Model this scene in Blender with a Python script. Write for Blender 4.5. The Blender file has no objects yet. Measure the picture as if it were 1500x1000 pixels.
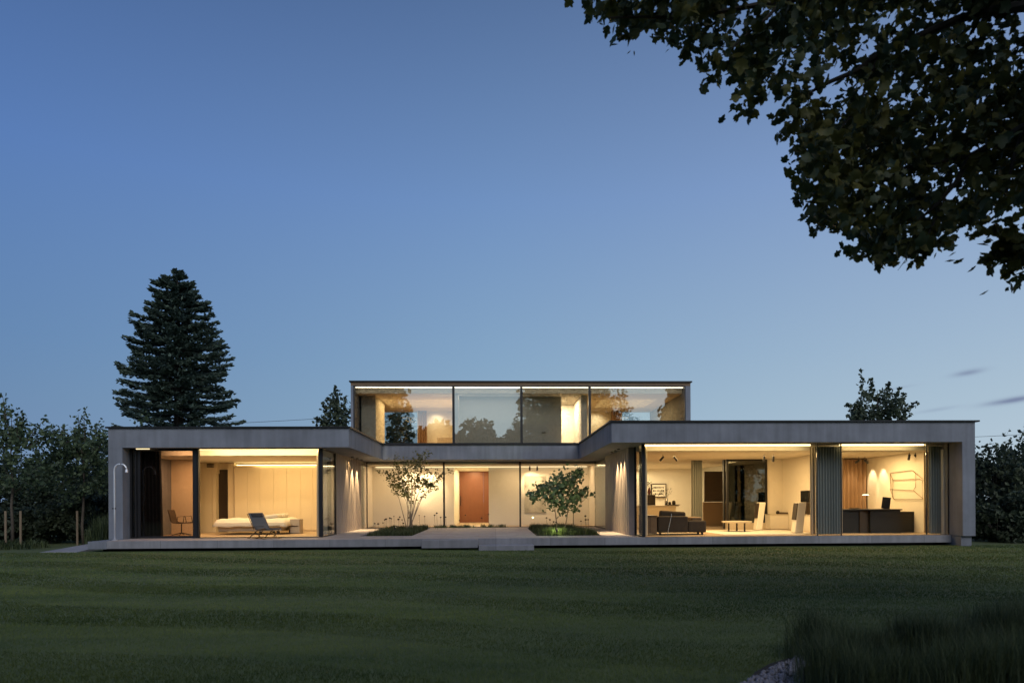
import bpy, math, random
import numpy as np
from mathutils import Vector, Matrix
R = math.radians
rng = np.random.default_rng(7)
random.seed(7)
scene = bpy.context.scene
col = scene.collection

# ------------------------------------------------------------------ camera
YAW, ROLL, HX, HY, ZC, FPX = 0.0384, 0.0053, 763.9, 734.4, 1.089, 1000.0
cd = bpy.data.cameras.new('camera'); cam = bpy.data.objects.new('camera', cd); col.objects.link(cam)
cd.sensor_width = 36; cd.lens = 24; cd.clip_start = 0.1; cd.clip_end = 3000
cd.shift_x = -(HX-750)/1500; cd.shift_y = (HY-500)/1500
r_ = Vector((math.cos(YAW), -math.sin(YAW), 0)); u_ = Vector((0, 0, 1)); f_ = Vector((math.sin(YAW), math.cos(YAW), 0))
rr = r_*math.cos(ROLL) - u_*math.sin(ROLL); uu = u_*math.cos(ROLL) + r_*math.sin(ROLL)
M_ = Matrix((rr, uu, -f_)).transposed().to_4x4(); M_.translation = (0, 0, ZC)
cam.matrix_world = M_
scene.camera = cam
cd.dof.use_dof = True; cd.dof.focus_distance = 26; cd.dof.aperture_fstop = 1.8

# ------------------------------------------------------------------ sky, sun, exposure
w = bpy.data.worlds.new('World'); scene.world = w; w.use_nodes = True
nt = w.node_tree; N = nt.nodes; L = nt.links
for n in list(N): N.remove(n)
out = N.new('ShaderNodeOutputWorld'); bg = N.new('ShaderNodeBackground'); L.new(bg.outputs[0], out.inputs[0])
tc = N.new('ShaderNodeTexCoord'); sep = N.new('ShaderNodeSeparateXYZ'); L.new(tc.outputs['Generated'], sep.inputs[0])
def wm(op, a, b=None, clamp=False):
    n = N.new('ShaderNodeMath'); n.operation = op; n.use_clamp = clamp
    for i, v in enumerate((a, b)):
        if v is None: continue
        if isinstance(v, (int, float)): n.inputs[i].default_value = v
        else: L.new(v, n.inputs[i])
    return n.outputs[0]
def wmix(fac, a, b, mode='MIX'):
    n = N.new('ShaderNodeMix'); n.data_type = 'RGBA'; n.blend_type = mode
    for i, v in ((0, fac), (6, a), (7, b)):
        if isinstance(v, (int, float)): n.inputs[i].default_value = v
        elif isinstance(v, tuple): n.inputs[i].default_value = (*v, 1)
        else: L.new(v, n.inputs[i])
    return n.outputs[2]
ramp = N.new('ShaderNodeValToRGB'); L.new(sep.outputs[2], ramp.inputs[0])
stops = [(0.0, (.33, .46, .58)), (.13, (.27, .415, .56)), (.2, (.235, .38, .555)), (.4, (.163, .285, .53)), (.59, (.092, .168, .34)), (1.0, (.05, .10, .24))]
cr = ramp.color_ramp
while len(cr.elements) < len(stops): cr.elements.new(.5)
for e, (p, c) in zip(cr.elements, stops): e.position = p; e.color = (*c, 1)
inv = wm('SUBTRACT', 1.0, sep.outputs[2], True)
inv3 = wm('POWER', inv, 1.5)
side = wm('MULTIPLY', inv3, sep.outputs[0])
back = wm('MULTIPLY', wm('POWER', inv, 2.0), wm('MAXIMUM', wm('MULTIPLY', sep.outputs[1], -1.0), 0.0))
def wscale(colr, fac):
    n = N.new('ShaderNodeVectorMath'); n.operation = 'SCALE'; n.inputs[0].default_value = colr; L.new(fac, n.inputs[3]); return n.outputs[0]
def wadd(a, b):
    n = N.new('ShaderNodeVectorMath'); n.operation = 'ADD'; L.new(a, n.inputs[0]); L.new(b, n.inputs[1]); return n.outputs[0]
skyc = wadd(wadd(wadd(ramp.outputs[0], wscale((.26, .22, .16), wm('MAXIMUM', side, 0.0))), wscale((.25, .32, .25), wm('MINIMUM', side, 0.0))), wscale((.56, .58, .54), back))
# a few thin dusky clouds low on the right: direction-space streaks broken up by noise
az = wm('ARCTAN2', sep.outputs[0], sep.outputs[1])
noi = N.new('ShaderNodeTexNoise'); noi.inputs['Scale'].default_value = 9; noi.inputs['Detail'].default_value = 6
mp = N.new('ShaderNodeMapping'); mp.inputs['Scale'].default_value = (1, 1, 7); L.new(tc.outputs['Generated'], mp.inputs[0]); L.new(mp.outputs[0], noi.inputs[0])
cl = None
for (a0, z0, wa, wz, s) in ((.619, .1535, .015, .0032, 1.0), (.662, .1165, .026, .0034, 1.1), (.585, .1115, .022, .0022, .35), (.545, .142, .016, .0018, .3), (.75, .128, .04, .003, .6)):
    da = wm('POWER', wm('DIVIDE', wm('SUBTRACT', az, a0), wa), 2.0)
    zt = wm('ADD', wm('MULTIPLY', wm('SUBTRACT', az, a0), .10), z0)
    dz = wm('POWER', wm('DIVIDE', wm('SUBTRACT', sep.outputs[2], zt), wz), 2.0)
    g = wm('MULTIPLY', wm('EXPONENT', wm('MULTIPLY', wm('ADD', da, dz), -1.0)), s)
    cl = g if cl is None else wm('ADD', cl, g)
cfac = wm('MULTIPLY', cl, wm('MULTIPLY', noi.outputs[0], 1.5), True)
skyc = wmix(cfac, skyc, (.20, .25, .38))
L.new(skyc, bg.inputs[0]); bg.inputs[1].default_value = 1.0
sd = bpy.data.lights.new('sun', 'SUN'); sd.energy = 1.25; sd.angle = R(40); sd.color = (1.0, .97, .96)
so = bpy.data.objects.new('sun', sd); col.objects.link(so)
so.rotation_euler = Vector((-.22, .78, -.60)).to_track_quat('-Z', 'Y').to_euler()
vs = scene.view_settings; vs.view_transform = 'Standard'; vs.look = 'None'; vs.exposure = 0; vs.gamma = 1
scene.cycles.max_bounces = 10; scene.cycles.transparent_max_bounces = 24
scene.cycles.sample_clamp_indirect = 3.0; scene.cycles.caustics_reflective = False; scene.cycles.caustics_refractive = False
scene.cycles.use_denoising = True

# ------------------------------------------------------------------ placing helpers (photo pixel + depth -> metres)
def ray(px, py):
    u = px-HX; v = py-HY
    u0 = u*math.cos(ROLL)-v*math.sin(ROLL); w0 = u*math.sin(ROLL)+v*math.cos(ROLL)
    return Vector((math.cos(YAW)*u0/FPX+math.sin(YAW), -math.sin(YAW)*u0/FPX+math.cos(YAW), -w0/FPX))
def at(px, py, Y):
    d = ray(px, py); t = Y/d.y; return Vector((d.x*t, Y, ZC+d.z*t))
def X_(px, Y): return at(px, 734, Y).x
def Z_(px, py, Y): return at(px, py, Y).z

# ------------------------------------------------------------------ materials
MATS = {}
def mat(name, c, rough=.6, metal=0, spec=.5, noise=0, nscale=8, c2=None, bump=0, bscale=60, emit=None, estr=0, trans=0, stretch=None, sheen=0):
    m = bpy.data.materials.new(name); m.use_nodes = True; t = m.node_tree; b = t.nodes['Principled BSDF']
    b.inputs['Base Color'].default_value = (*c, 1); b.inputs['Roughness'].default_value = rough; b.inputs['Metallic'].default_value = metal
    b.inputs['Specular IOR Level'].default_value = spec
    if trans: b.inputs['Transmission Weight'].default_value = trans
    if emit: b.inputs['Emission Color'].default_value = (*emit, 1); b.inputs['Emission Strength'].default_value = estr
    g = t.nodes.new('ShaderNodeNewGeometry'); src = g.outputs['Position']
    if stretch:
        mpn = t.nodes.new('ShaderNodeMapping'); mpn.inputs['Scale'].default_value = stretch; t.links.new(src, mpn.inputs[0]); src = mpn.outputs[0]
    if noise:
        n = t.nodes.new('ShaderNodeTexNoise'); n.inputs['Scale'].default_value = nscale; n.inputs['Detail'].default_value = 7; n.inputs['Roughness'].default_value = .65
        t.links.new(src, n.inputs[0])
        rp = t.nodes.new('ShaderNodeMapRange'); rp.inputs[1].default_value = .3; rp.inputs[2].default_value = .7; t.links.new(n.outputs[0], rp.inputs[0])
        mx = t.nodes.new('ShaderNodeMix'); mx.data_type = 'RGBA'
        cc = c2 or tuple(v*(1-noise) for v in c)
        mx.inputs[6].default_value = (*cc, 1); mx.inputs[7].default_value = (*c, 1)
        t.links.new(rp.outputs[0], mx.inputs[0]); t.links.new(mx.outputs[2], b.inputs['Base Color'])
    if bump:
        n2 = t.nodes.new('ShaderNodeTexNoise'); n2.inputs['Scale'].default_value = bscale; n2.inputs['Detail'].default_value = 5; t.links.new(src, n2.inputs[0])
        bp = t.nodes.new('ShaderNodeBump'); bp.inputs['Strength'].default_value = bump; bp.inputs['Distance'].default_value = .01
        t.links.new(n2.outputs[0], bp.inputs['Height']); t.links.new(bp.outputs[0], b.inputs['Normal'])
    MATS[name] = m; return m
def emis(name, c, s):
    m = bpy.data.materials.new(name); m.use_nodes = True; t = m.node_tree
    for n in list(t.nodes): t.nodes.remove(n)
    o = t.nodes.new('ShaderNodeOutputMaterial'); e = t.nodes.new('ShaderNodeEmission'); e.inputs[0].default_value = (*c, 1); e.inputs[1].default_value = s
    t.links.new(e.outputs[0], o.inputs[0]); MATS[name] = m; return m
def glassmat(name, tint, refl, fres=.35):
    m = bpy.data.materials.new(name); m.use_nodes = True; t = m.node_tree
    for n in list(t.nodes): t.nodes.remove(n)
    o = t.nodes.new('ShaderNodeOutputMaterial'); tr = t.nodes.new('ShaderNodeBsdfTransparent'); tr.inputs[0].default_value = (*tint, 1)
    gl = t.nodes.new('ShaderNodeBsdfGlossy'); gl.inputs['Roughness'].default_value = .003; gl.inputs[0].default_value = (.95, 1, 1, 1)
    lw = t.nodes.new('ShaderNodeFresnel'); lw.inputs[0].default_value = 1.5
    ad = t.nodes.new('ShaderNodeMath'); ad.operation = 'MULTIPLY_ADD'; ad.use_clamp = True; t.links.new(lw.outputs[0], ad.inputs[0]); ad.inputs[1].default_value = fres; ad.inputs[2].default_value = refl
    # very slight waviness of real panes
    n = t.nodes.new('ShaderNodeTexNoise'); n.inputs['Scale'].default_value = .6; n.inputs['Detail'].default_value = 1
    g = t.nodes.new('ShaderNodeNewGeometry'); t.links.new(g.outputs['Position'], n.inputs[0])
    bp = t.nodes.new('ShaderNodeBump'); bp.inputs['Strength'].default_value = .02; bp.inputs['Distance'].default_value = .02
    t.links.new(n.outputs[0], bp.inputs['Height']); t.links.new(bp.outputs[0], gl.inputs['Normal'])
    mx = t.nodes.new('ShaderNodeMixShader'); t.links.new(ad.outputs[0], mx.inputs[0]); t.links.new(tr.outputs[0], mx.inputs[1]); t.links.new(gl.outputs[0], mx.inputs[2])
    t.links.new(mx.outputs[0], o.inputs[0]); MATS[name] = m; return m
def leafmat(name, c, c2, rough=.55, trans=.25, nscale=.8, stretch=None, rnd=.5):
    m = bpy.data.materials.new(name); m.use_nodes = True; t = m.node_tree; b = t.nodes['Principled BSDF']; o = t.nodes['Material Output']
    b.inputs['Roughness'].default_value = rough; b.inputs['Specular IOR Level'].default_value = .3
    g = t.nodes.new('ShaderNodeNewGeometry'); n = t.nodes.new('ShaderNodeTexNoise'); n.inputs['Scale'].default_value = nscale; n.inputs['Detail'].default_value = 4 if stretch else 3
    if stretch:
        n.inputs['Detail'].default_value = 8; n.inputs['Roughness'].default_value = .72
        mpn = t.nodes.new('ShaderNodeMapping'); mpn.inputs['Scale'].default_value = stretch; mpn.inputs['Rotation'].default_value = (0, 0, R(8)); t.links.new(g.outputs['Position'], mpn.inputs[0]); t.links.new(mpn.outputs[0], n.inputs[0])
    else: t.links.new(g.outputs['Position'], n.inputs[0])
    a = t.nodes.new('ShaderNodeMath'); a.operation = 'ADD'; t.links.new(n.outputs[0], a.inputs[0])
    s = t.nodes.new('ShaderNodeMath'); s.operation = 'MULTIPLY_ADD'; s.inputs[1].default_value = rnd; s.inputs[2].default_value = -rnd/2
    t.links.new(g.outputs['Random Per Island'], s.inputs[0]); t.links.new(s.outputs[0], a.inputs[1])
    mr = t.nodes.new('ShaderNodeMapRange'); mr.inputs[1].default_value = .3; mr.inputs[2].default_value = .7; t.links.new(a.outputs[0], mr.inputs[0])
    mx = t.nodes.new('ShaderNodeMix'); mx.data_type = 'RGBA'; mx.inputs[6].default_value = (*c, 1); mx.inputs[7].default_value = (*c2, 1); t.links.new(mr.outputs[0], mx.inputs[0])
    t.links.new(mx.outputs[2], b.inputs['Base Color'])
    tl = t.nodes.new('ShaderNodeBsdfTranslucent'); t.links.new(mx.outputs[2], tl.inputs[0])
    ms = t.nodes.new('ShaderNodeMixShader'); ms.inputs[0].default_value = trans
    t.links.new(b.outputs[0], ms.inputs[1]); t.links.new(tl.outputs[0], ms.inputs[2]); t.links.new(ms.outputs[0], o.inputs[0])
    MATS[name] = m; return m

def concrete(name, c, joint=0.0, boards=False):
    m = mat(name, c, rough=.8, noise=.3, nscale=1.1, bump=.25, bscale=45); t = m.node_tree; b = t.nodes['Principled BSDF']
    mx = b.inputs['Base Color'].links[0].from_node
    g = t.nodes.new('ShaderNodeNewGeometry'); cur = mx.outputs[2]
    # vertical rain streaks and panel joints belong to the surface itself
    mpn = t.nodes.new('ShaderNodeMapping'); mpn.inputs['Scale'].default_value = (5, 5, .35); t.links.new(g.outputs['Position'], mpn.inputs[0])
    n = t.nodes.new('ShaderNodeTexNoise'); n.inputs['Scale'].default_value = 1.2; n.inputs['Detail'].default_value = 5; t.links.new(mpn.outputs[0], n.inputs[0])
    mr = t.nodes.new('ShaderNodeMapRange'); mr.inputs[1].default_value = .35; mr.inputs[2].default_value = .65; mr.inputs[3].default_value = .86; mr.inputs[4].default_value = 1.06; t.links.new(n.outputs[0], mr.inputs[0])
    ml = t.nodes.new('ShaderNodeMix'); ml.data_type = 'RGBA'; ml.blend_type = 'MULTIPLY'; ml.inputs[0].default_value = 1
    t.links.new(cur, ml.inputs[6]); t.links.new(mr.outputs[0], ml.inputs[7]); cur = ml.outputs[2]
    if joint:
        sp = t.nodes.new('ShaderNodeSeparateXYZ'); t.links.new(g.outputs['Position'], sp.inputs[0])
        dv = t.nodes.new('ShaderNodeMath'); dv.operation = 'DIVIDE'; dv.inputs[1].default_value = joint; t.links.new(sp.outputs[0], dv.inputs[0])
        fr = t.nodes.new('ShaderNodeMath'); fr.operation = 'FRACT'; t.links.new(dv.outputs[0], fr.inputs[0])
        lt = t.nodes.new('ShaderNodeMath'); lt.operation = 'LESS_THAN'; lt.inputs[1].default_value = .022/joint; t.links.new(fr.outputs[0], lt.inputs[0])
        fl = t.nodes.new('ShaderNodeMath'); fl.operation = 'FLOOR'; t.links.new(dv.outputs[0], fl.inputs[0])
        wn = t.nodes.new('ShaderNodeTexWhiteNoise'); wn.noise_dimensions = '1D'; t.links.new(fl.outputs[0], wn.inputs['W'])
        m2 = t.nodes.new('ShaderNodeMapRange'); m2.inputs[3].default_value = .85; m2.inputs[4].default_value = 1.1; t.links.new(wn.outputs[0], m2.inputs[0])
        mm = t.nodes.new('ShaderNodeMix'); mm.data_type = 'RGBA'; mm.blend_type = 'MULTIPLY'; mm.inputs[0].default_value = 1; t.links.new(cur, mm.inputs[6]); t.links.new(m2.outputs[0], mm.inputs[7])
        mj = t.nodes.new('ShaderNodeMix'); mj.data_type = 'RGBA'; mj.inputs[7].default_value = (*[v*.6 for v in c], 1); t.links.new(lt.outputs[0], mj.inputs[0]); t.links.new(mm.outputs[2], mj.inputs[6]); cur = mj.outputs[2]
    t.links.new(cur, b.inputs['Base Color']); return m

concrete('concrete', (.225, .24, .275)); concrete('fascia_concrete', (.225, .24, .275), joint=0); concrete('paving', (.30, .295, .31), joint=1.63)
concrete('spill_lit_paving', (.44, .375, .335), joint=1.63); mat('dark_metal', (.018, .018, .02), .45, .3); mat('black_metal', (.01, .01, .011), .4, .2)  # the concrete here is a paving copy with warm light spill in its colour
mat('white_wall', (.80, .75, .66), .8, noise=.04, nscale=2, bump=.05)
mat('ceiling_paint', (.72, .66, .55), .85, noise=.05, nscale=1.5)
mat('grey_wall', (.55, .55, .50), .8, noise=.08)
mat('oak_floor', (.46, .34, .22), .45, noise=.25, nscale=3, stretch=(1, 8, 1))
mat('cabinet_front', (.74, .63, .46), .55, noise=.05, nscale=1.5, stretch=(6, 1, .4))
mat('dark_door', (.035, .022, .014), .45, noise=.3, nscale=3, stretch=(6, 1, .5))
mat('terracotta_door', (.22, .075, .036), .45, noise=.16, nscale=2.2, stretch=(4, 1, .4))
mat('taupe_panel', (.30, .21, .13), .7); mat('linen', (.62, .58, .5), .95, bump=.3, bscale=25); mat('bed_base', (.42, .36, .28), .9, bump=.2)
mat('sofa_fabric', (.055, .04, .028), .9, noise=.2, bump=.3, bscale=80); mat('sofa_back', (.20, .13, .075), .8, noise=.2)
mat('grey_curtain', (.27, .29, .28), .9, noise=.12, nscale=3, stretch=(8, 8, .3)); mat('charcoal_curtain', (.022, .022, .026), .9)
mat('taupe_curtain', (.36, .23, .14), .9, noise=.15, nscale=3, stretch=(8, 8, .3)); mat('cream_curtain', (.66, .55, .40), .9, noise=.1, nscale=3, stretch=(8, 8, .3))
mat('desk_black', (.014, .012, .011), .5, noise=.3); mat('desk_brown', (.07, .045, .025), .5, noise=.3, stretch=(1, 1, 8))
mat('screen_black', (.008, .008, .01), .2); mat('chrome', (.6, .6, .6), .2, 1); mat('steel', (.85, .86, .88), .35, .5)
mat('white_lacquer', (.78, .74, .66), .35); mat('stone_top', (.6, .52, .4), .3, noise=.1)
mat('bark', (.12, .095, .07), .85, noise=.4, nscale=18, bump=.8, bscale=35, stretch=(1, 1, .3)); mat('pale_bark', (.30, .24, .17), .8, noise=.3, nscale=20)
mat('dark_bark', (.045, .038, .03), .9, noise=.4, nscale=14, bump=.6, bscale=30)
mat('stake_wood', (.26, .19, .12), .8, noise=.25, nscale=10, stretch=(1, 1, .2)); mat('soil', (.03, .024, .017), .95, noise=.5, nscale=12, bump=.8)
mat('cable', (.03, .03, .035), .6); mat('canvas_grey', (.09, .09, .095), .9, bump=.2, bscale=90); mat('nightstand_grey', (.38, .34, .30), .6)
mat('seat_mesh', (.07, .05, .035), .6); mat('brass', (.20, .12, .05), .45, .8); mat('turf_soil', (.018, .022, .010), .95)
mat('picture_pale', (.70, .64, .52), .8, noise=.55, nscale=2.6, c2=(.30, .29, .25)); mat('ink', (.03, .02, .015), .8); mat('red_vase', (.18, .05, .03), .4)
mat('seed_brown', (.025, .018, .012), .9); mat('stem_brown', (.10, .085, .04), .9); mat('island_dark', (.10, .07, .045), .4, noise=.2)
emis('led_warm', (1.0, .74, .34), 5); emis('led_cool', (1.0, .86, .66), 4); emis('led_dim', (1.0, .78, .45), 1.5); emis('lamp_glow', (1.0, .8, .5), 12)
glassmat('clear_glass', (.97, .975, .96), .0); glassmat('tinted_glass', (.72, .66, .62), .02); glassmat('upper_glass', (.88, .89, .87), .19); glassmat('dark_glass', (.35, .38, .36), .05)
leafmat('maple_leaf', (.045, .070, .036), (.14, .135, .036), nscale=.7, trans=.3); leafmat('fir_needles', (.055, .090, .085), (.11, .15, .11), trans=.1, nscale=.5)
leafmat('green_leaf', (.050, .080, .045), (.11, .15, .07), nscale=.6); leafmat('dark_leaf', (.035, .052, .036), (.085, .105, .058), nscale=.6)
leafmat('acer_leaf', (.07, .075, .022), (.17, .16, .05), nscale=2, trans=.45); leafmat('broad_leaf', (.07, .11, .06), (.16, .21, .11), nscale=2, rough=.35)
leafmat('grass_blade', (.042, .080, .022), (.165, .205, .054), nscale=.8, trans=.2, rough=.6, stretch=(.30, 1.5, 1), rnd=.15); leafmat('tuft_blade', (.035, .05, .018), (.09, .10, .04), nscale=3, trans=.2)
leafmat('dark_blade', (.026, .044, .020), (.11, .14, .055), nscale=2, trans=.1)

# ------------------------------------------------------------------ mesh helpers
class MB:
    def __init__(s): s.v = []; s.f = []
    def add(s, vs, fs):
        o = len(s.v); s.v += [tuple(v) for v in vs]; s.f += [tuple(i+o for i in f) for f in fs]; return s
    def box(s, x0, x1, y0, y1, z0, z1):
        if x0 > x1: x0, x1 = x1, x0
        if y0 > y1: y0, y1 = y1, y0
        return s.add([(x0,y0,z0),(x1,y0,z0),(x1,y1,z0),(x0,y1,z0),(x0,y0,z1),(x1,y0,z1),(x1,y1,z1),(x0,y1,z1)],
              [(0,3,2,1),(4,5,6,7),(0,1,5,4),(1,2,6,5),(2,3,7,6),(3,0,4,7)])
    def obox(s, c, size, m):
        c = Vector(c); hx, hy, hz = [v/2 for v in size]; vs = [c + m @ Vector((x, y, z)) for z in (-hz, hz) for (x, y) in ((-hx,-hy),(hx,-hy),(hx,hy),(-hx,hy))]
        return s.add(vs, [(0,3,2,1),(4,5,6,7),(0,1,5,4),(1,2,6,5),(2,3,7,6),(3,0,4,7)])
    def prism(s, poly, z0, z1):
        n = len(poly); vs = [(x, y, z0) for x, y in poly] + [(x, y, z1) for x, y in poly]
        return s.add(vs, [tuple(reversed(range(n))), tuple(range(n, 2*n))] + [(i, (i+1) % n, n+(i+1) % n, n+i) for i in range(n)])
    def xprism(s, poly, x0, x1):   # poly in (y, z)
        n = len(poly); vs = [(x0, y, z) for y, z in poly] + [(x1, y, z) for y, z in poly]
        return s.add(vs, [tuple(range(n)), tuple(reversed(range(n, 2*n)))] + [((i+1) % n, i, n+i, n+(i+1) % n) for i in range(n)])
    def tube(s, path, rad, n=8, cap=True):
        path = [Vector(p) for p in path]; k = len(path)
        rad = rad if isinstance(rad, (list, tuple)) else [rad]*k
        rings = []; vs = []
        ref = None
        for i, p in enumerate(path):
            d = (path[min(i+1, k-1)] - path[max(i-1, 0)]).normalized()
            if ref is None: ref = Vector((0, 0, 1)) if abs(d.z) < .9 else Vector((1, 0, 0))
            a = d.cross(ref).normalized(); b = d.cross(a).normalized(); ref = b if False else ref
            for j in range(n):
                t = 2*math.pi*j/n; vs.append(p + a*math.cos(t)*rad[i] + b*math.sin(t)*rad[i])
        fs = [(i*n+j, i*n+(j+1) % n, (i+1)*n+(j+1) % n, (i+1)*n+j) for i in range(k-1) for j in range(n)]
        if cap: fs += [tuple(reversed(range(n))), tuple(range((k-1)*n, k*n))]
        return s.add(vs, fs)
    def lathe(s, c, prof, n=20):
        c = Vector(c); k = len(prof); vs = [c + Vector((r*math.cos(2*math.pi*j/n), r*math.sin(2*math.pi*j/n), z)) for r, z in prof for j in range(n)]
        fs = [(i*n+j, i*n+(j+1) % n, (i+1)*n+(j+1) % n, (i+1)*n+j) for i in range(k-1) for j in range(n)]
        return s.add(vs, fs + [tuple(reversed(range(n))), tuple(range((k-1)*n, k*n))])
    def build(s, name, m, parent=None, bevel=0, smooth=False, origin=None):
        me = bpy.data.meshes.new(name); vs = s.v
        if parent is not None and origin is None: o = parent.location; vs = [(x-o.x, y-o.y, z-o.z) for x, y, z in vs]
        if parent is not None and parent.parent is not None:
            o = parent.parent.location; vs = [(x-o.x, y-o.y, z-o.z) for x, y, z in vs]
        me.from_pydata(vs, [], s.f); me.update(); me.materials.append(MATS[m])
        ob = bpy.data.objects.new(name, me); col.objects.link(ob)
        if parent is not None: ob.parent = parent
        if smooth:
            me.polygons.foreach_set('use_smooth', [True]*len(me.polygons))
        if bevel:
            b = ob.modifiers.new('bevel', 'BEVEL'); b.width = bevel; b.segments = 2; b.limit_method = 'ANGLE'
        return ob
def npmesh(name, verts, faces, m, parent=None, smooth=False):
    """verts (n,3) float, faces (k,3 or 4) int"""
    verts = np.asarray(verts, dtype=np.float32)
    if parent is not None:
        verts = verts - np.array(parent.location, dtype=np.float32)
        if parent.parent is not None: verts = verts - np.array(parent.parent.location, dtype=np.float32)
    me = bpy.data.meshes.new(name); nf, k = faces.shape
    me.vertices.add(len(verts)); me.vertices.foreach_set('co', verts.ravel())
    me.loops.add(nf*k); me.loops.foreach_set('vertex_index', faces.astype(np.int32).ravel())
    me.polygons.add(nf); me.polygons.foreach_set('loop_start', np.arange(0, nf*k, k, dtype=np.int32)); me.polygons.foreach_set('loop_total', np.full(nf, k, dtype=np.int32))
    me.update(); me.materials.append(MATS[m])
    ob = bpy.data.objects.new(name, me); col.objects.link(ob)
    if parent is not None: ob.parent = parent
    return ob
def tag(o, label=None, cat=None, group=None, kind=None):
    if label: o['label'] = label
    if cat: o['category'] = cat
    if group: o['group'] = group
    if kind: o['kind'] = kind
    return o
def empty(name, loc, label=None, cat=None, group=None, kind=None):
    o = bpy.data.objects.new(name, None); col.objects.link(o); o.location = loc; o.empty_display_size = .2
    return tag(o, label, cat, group, kind)
def copy_tree(o, parent=None):
    c = o.copy(); col.objects.link(c); c.parent = parent
    for ch in list(o.children): copy_tree(ch, c)
    return c
def area(name, loc, sx, sy, power, rot=(0, 0, 0), color=(1.0, .70, .36)):
    d = bpy.data.lights.new(name, 'AREA'); d.shape = 'RECTANGLE'; d.size = sx; d.size_y = sy; d.energy = power*2.7; d.color = color
    o = bpy.data.objects.new(name, d); col.objects.link(o); o.location = loc; o.rotation_euler = rot; return o
def spot(name, loc, target, power, cone=50, blend=.5, color=(1.0, .74, .42), size=.03, parent=None):
    d = bpy.data.lights.new(name, 'SPOT'); d.energy = power*1.8; d.color = color; d.spot_size = R(cone); d.spot_blend = blend; d.shadow_soft_size = size
    o = bpy.data.objects.new(name, d); col.objects.link(o); o.location = loc
    o.rotation_euler = (Vector(target)-Vector(loc)).to_track_quat('-Z', 'Y').to_euler(); return o
def fbm(p, scale, seed=0):
    """cheap smooth pseudo-noise on (n,3) points, about 0..1"""
    r = np.random.default_rng(seed); v = np.zeros(len(p)); a = 1; tot = 0
    for o in range(4):
        for k in range(3):
            d = r.normal(size=3); d /= np.linalg.norm(d); v += a*np.sin(p @ d * scale * 2**o * 2 + r.uniform(0, 6.28)); tot += a
        a *= .55
    return v/tot*1.3+.5

# ------------------------------------------------------------------ ground
LZ = -.31
npmesh('lawn', [(-600, -300, LZ), (600, -300, LZ), (600, 900, LZ), (-600, 900, LZ)], np.array([[0, 1, 2, 3]]), 'turf_soil')['kind'] = 'structure'
def turf_material():
    m = MATS['turf_soil']; t = m.node_tree; b = t.nodes['Principled BSDF']
    g = t.nodes.new('ShaderNodeNewGeometry'); n = t.nodes.new('ShaderNodeTexNoise'); n.inputs['Scale'].default_value = .5; n.inputs['Detail'].default_value = 8; n.inputs['Roughness'].default_value = .8
    t.links.new(g.outputs['Position'], n.inputs[0])
    r = t.nodes.new('ShaderNodeValToRGB'); t.links.new(n.outputs[0], r.inputs[0])
    r.color_ramp.elements[0].position = .3; r.color_ramp.elements[0].color = (.045, .066, .020, 1)
    r.color_ramp.elements[1].position = .7; r.color_ramp.elements[1].color = (.105, .128, .036, 1)
    t.links.new(r.outputs[0], b.inputs['Base Color'])
turf_material()
def blades(n, xy, h, wd, lean, z0, bdir=None):
    """n grass blades as single triangles"""
    a = rng.uniform(0, 2*np.pi, n); dx, dy = np.cos(a)*wd/2, np.sin(a)*wd/2
    b = rng.uniform(0, 2*np.pi, n) if bdir is None else bdir+rng.normal(size=n)*.9; l = lean*h*rng.uniform(.2, 1, n)
    base = np.column_stack([xy, np.full(n, z0) if np.isscalar(z0) else z0])
    v = np.empty((n, 3, 3)); v[:, 0] = base - np.column_stack([dx, dy, np.zeros(n)]); v[:, 1] = base + np.column_stack([dx, dy, np.zeros(n)])
    v[:, 2] = base + np.column_stack([np.cos(b)*l, np.sin(b)*l, h])
    return v.reshape(-1, 3), np.arange(3*n).reshape(-1, 3)
def GP(px, py): d = ray(px, py); t = (LZ-ZC)/d.z; return (d.x*t, d.y*t)
BED = [GP(*p) for p in ((1092, 1003), (1105, 985), (1128, 972), (1165, 961), (1215, 948), (1300, 942), (1700, 925), (1750, 1080), (1060, 1080))]
def in_poly(x, y, poly):
    c_ = np.zeros(len(x), bool); j = len(poly)-1
    for i in range(len(poly)):
        k = ((poly[i][1] > y) != (poly[j][1] > y)) & (x < (poly[j][0]-poly[i][0])*(y-poly[i][1])/(poly[j][1]-poly[i][1]+1e-9)+poly[i][0]); c_ ^= k; j = i
    return c_
def lawn_blades():
    V = []; F = []; o = 0
    for (y0, y1, n, h, wd) in ((4.9, 8, 150000, .027, .005), (8, 12, 130000, .027, .009), (12, 20.2, 120000, .028, .018)):
        y = rng.uniform(y0, y1, n); hw = y*.80+1.0; x = rng.uniform(-1, 1, n)*hw + y*.04
        p3 = np.column_stack([x, y, np.zeros(n)]); keep = ~in_poly(x, y, BED)
        # height follows faint mowing strips
        f = fbm(p3*np.array([1, 3.0, 1]), .35, 3); hh = h*(.75+.5*f)*rng.uniform(.6, 1.25, n)
        x, y, hh = x[keep], y[keep], hh[keep]
        v, fa = blades(len(x), np.column_stack([x, y]), hh, np.full(len(x), wd), 1.0, LZ, np.where(np.sin((x*.35+y*.94+.25*np.sin(x*.8))*2*np.pi/2.4) > 0, .9*np.pi/2, -.9*np.pi/2)+.3)
        V.append(v); F.append(fa+o); o += len(v)
    ob = npmesh('lawn_grass', np.vstack(V), np.vstack(F), 'grass_blade'); tag(ob, 'short mown dark green grass of the lawn before the house', 'grass', kind='stuff')
lawn_blades()

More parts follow.
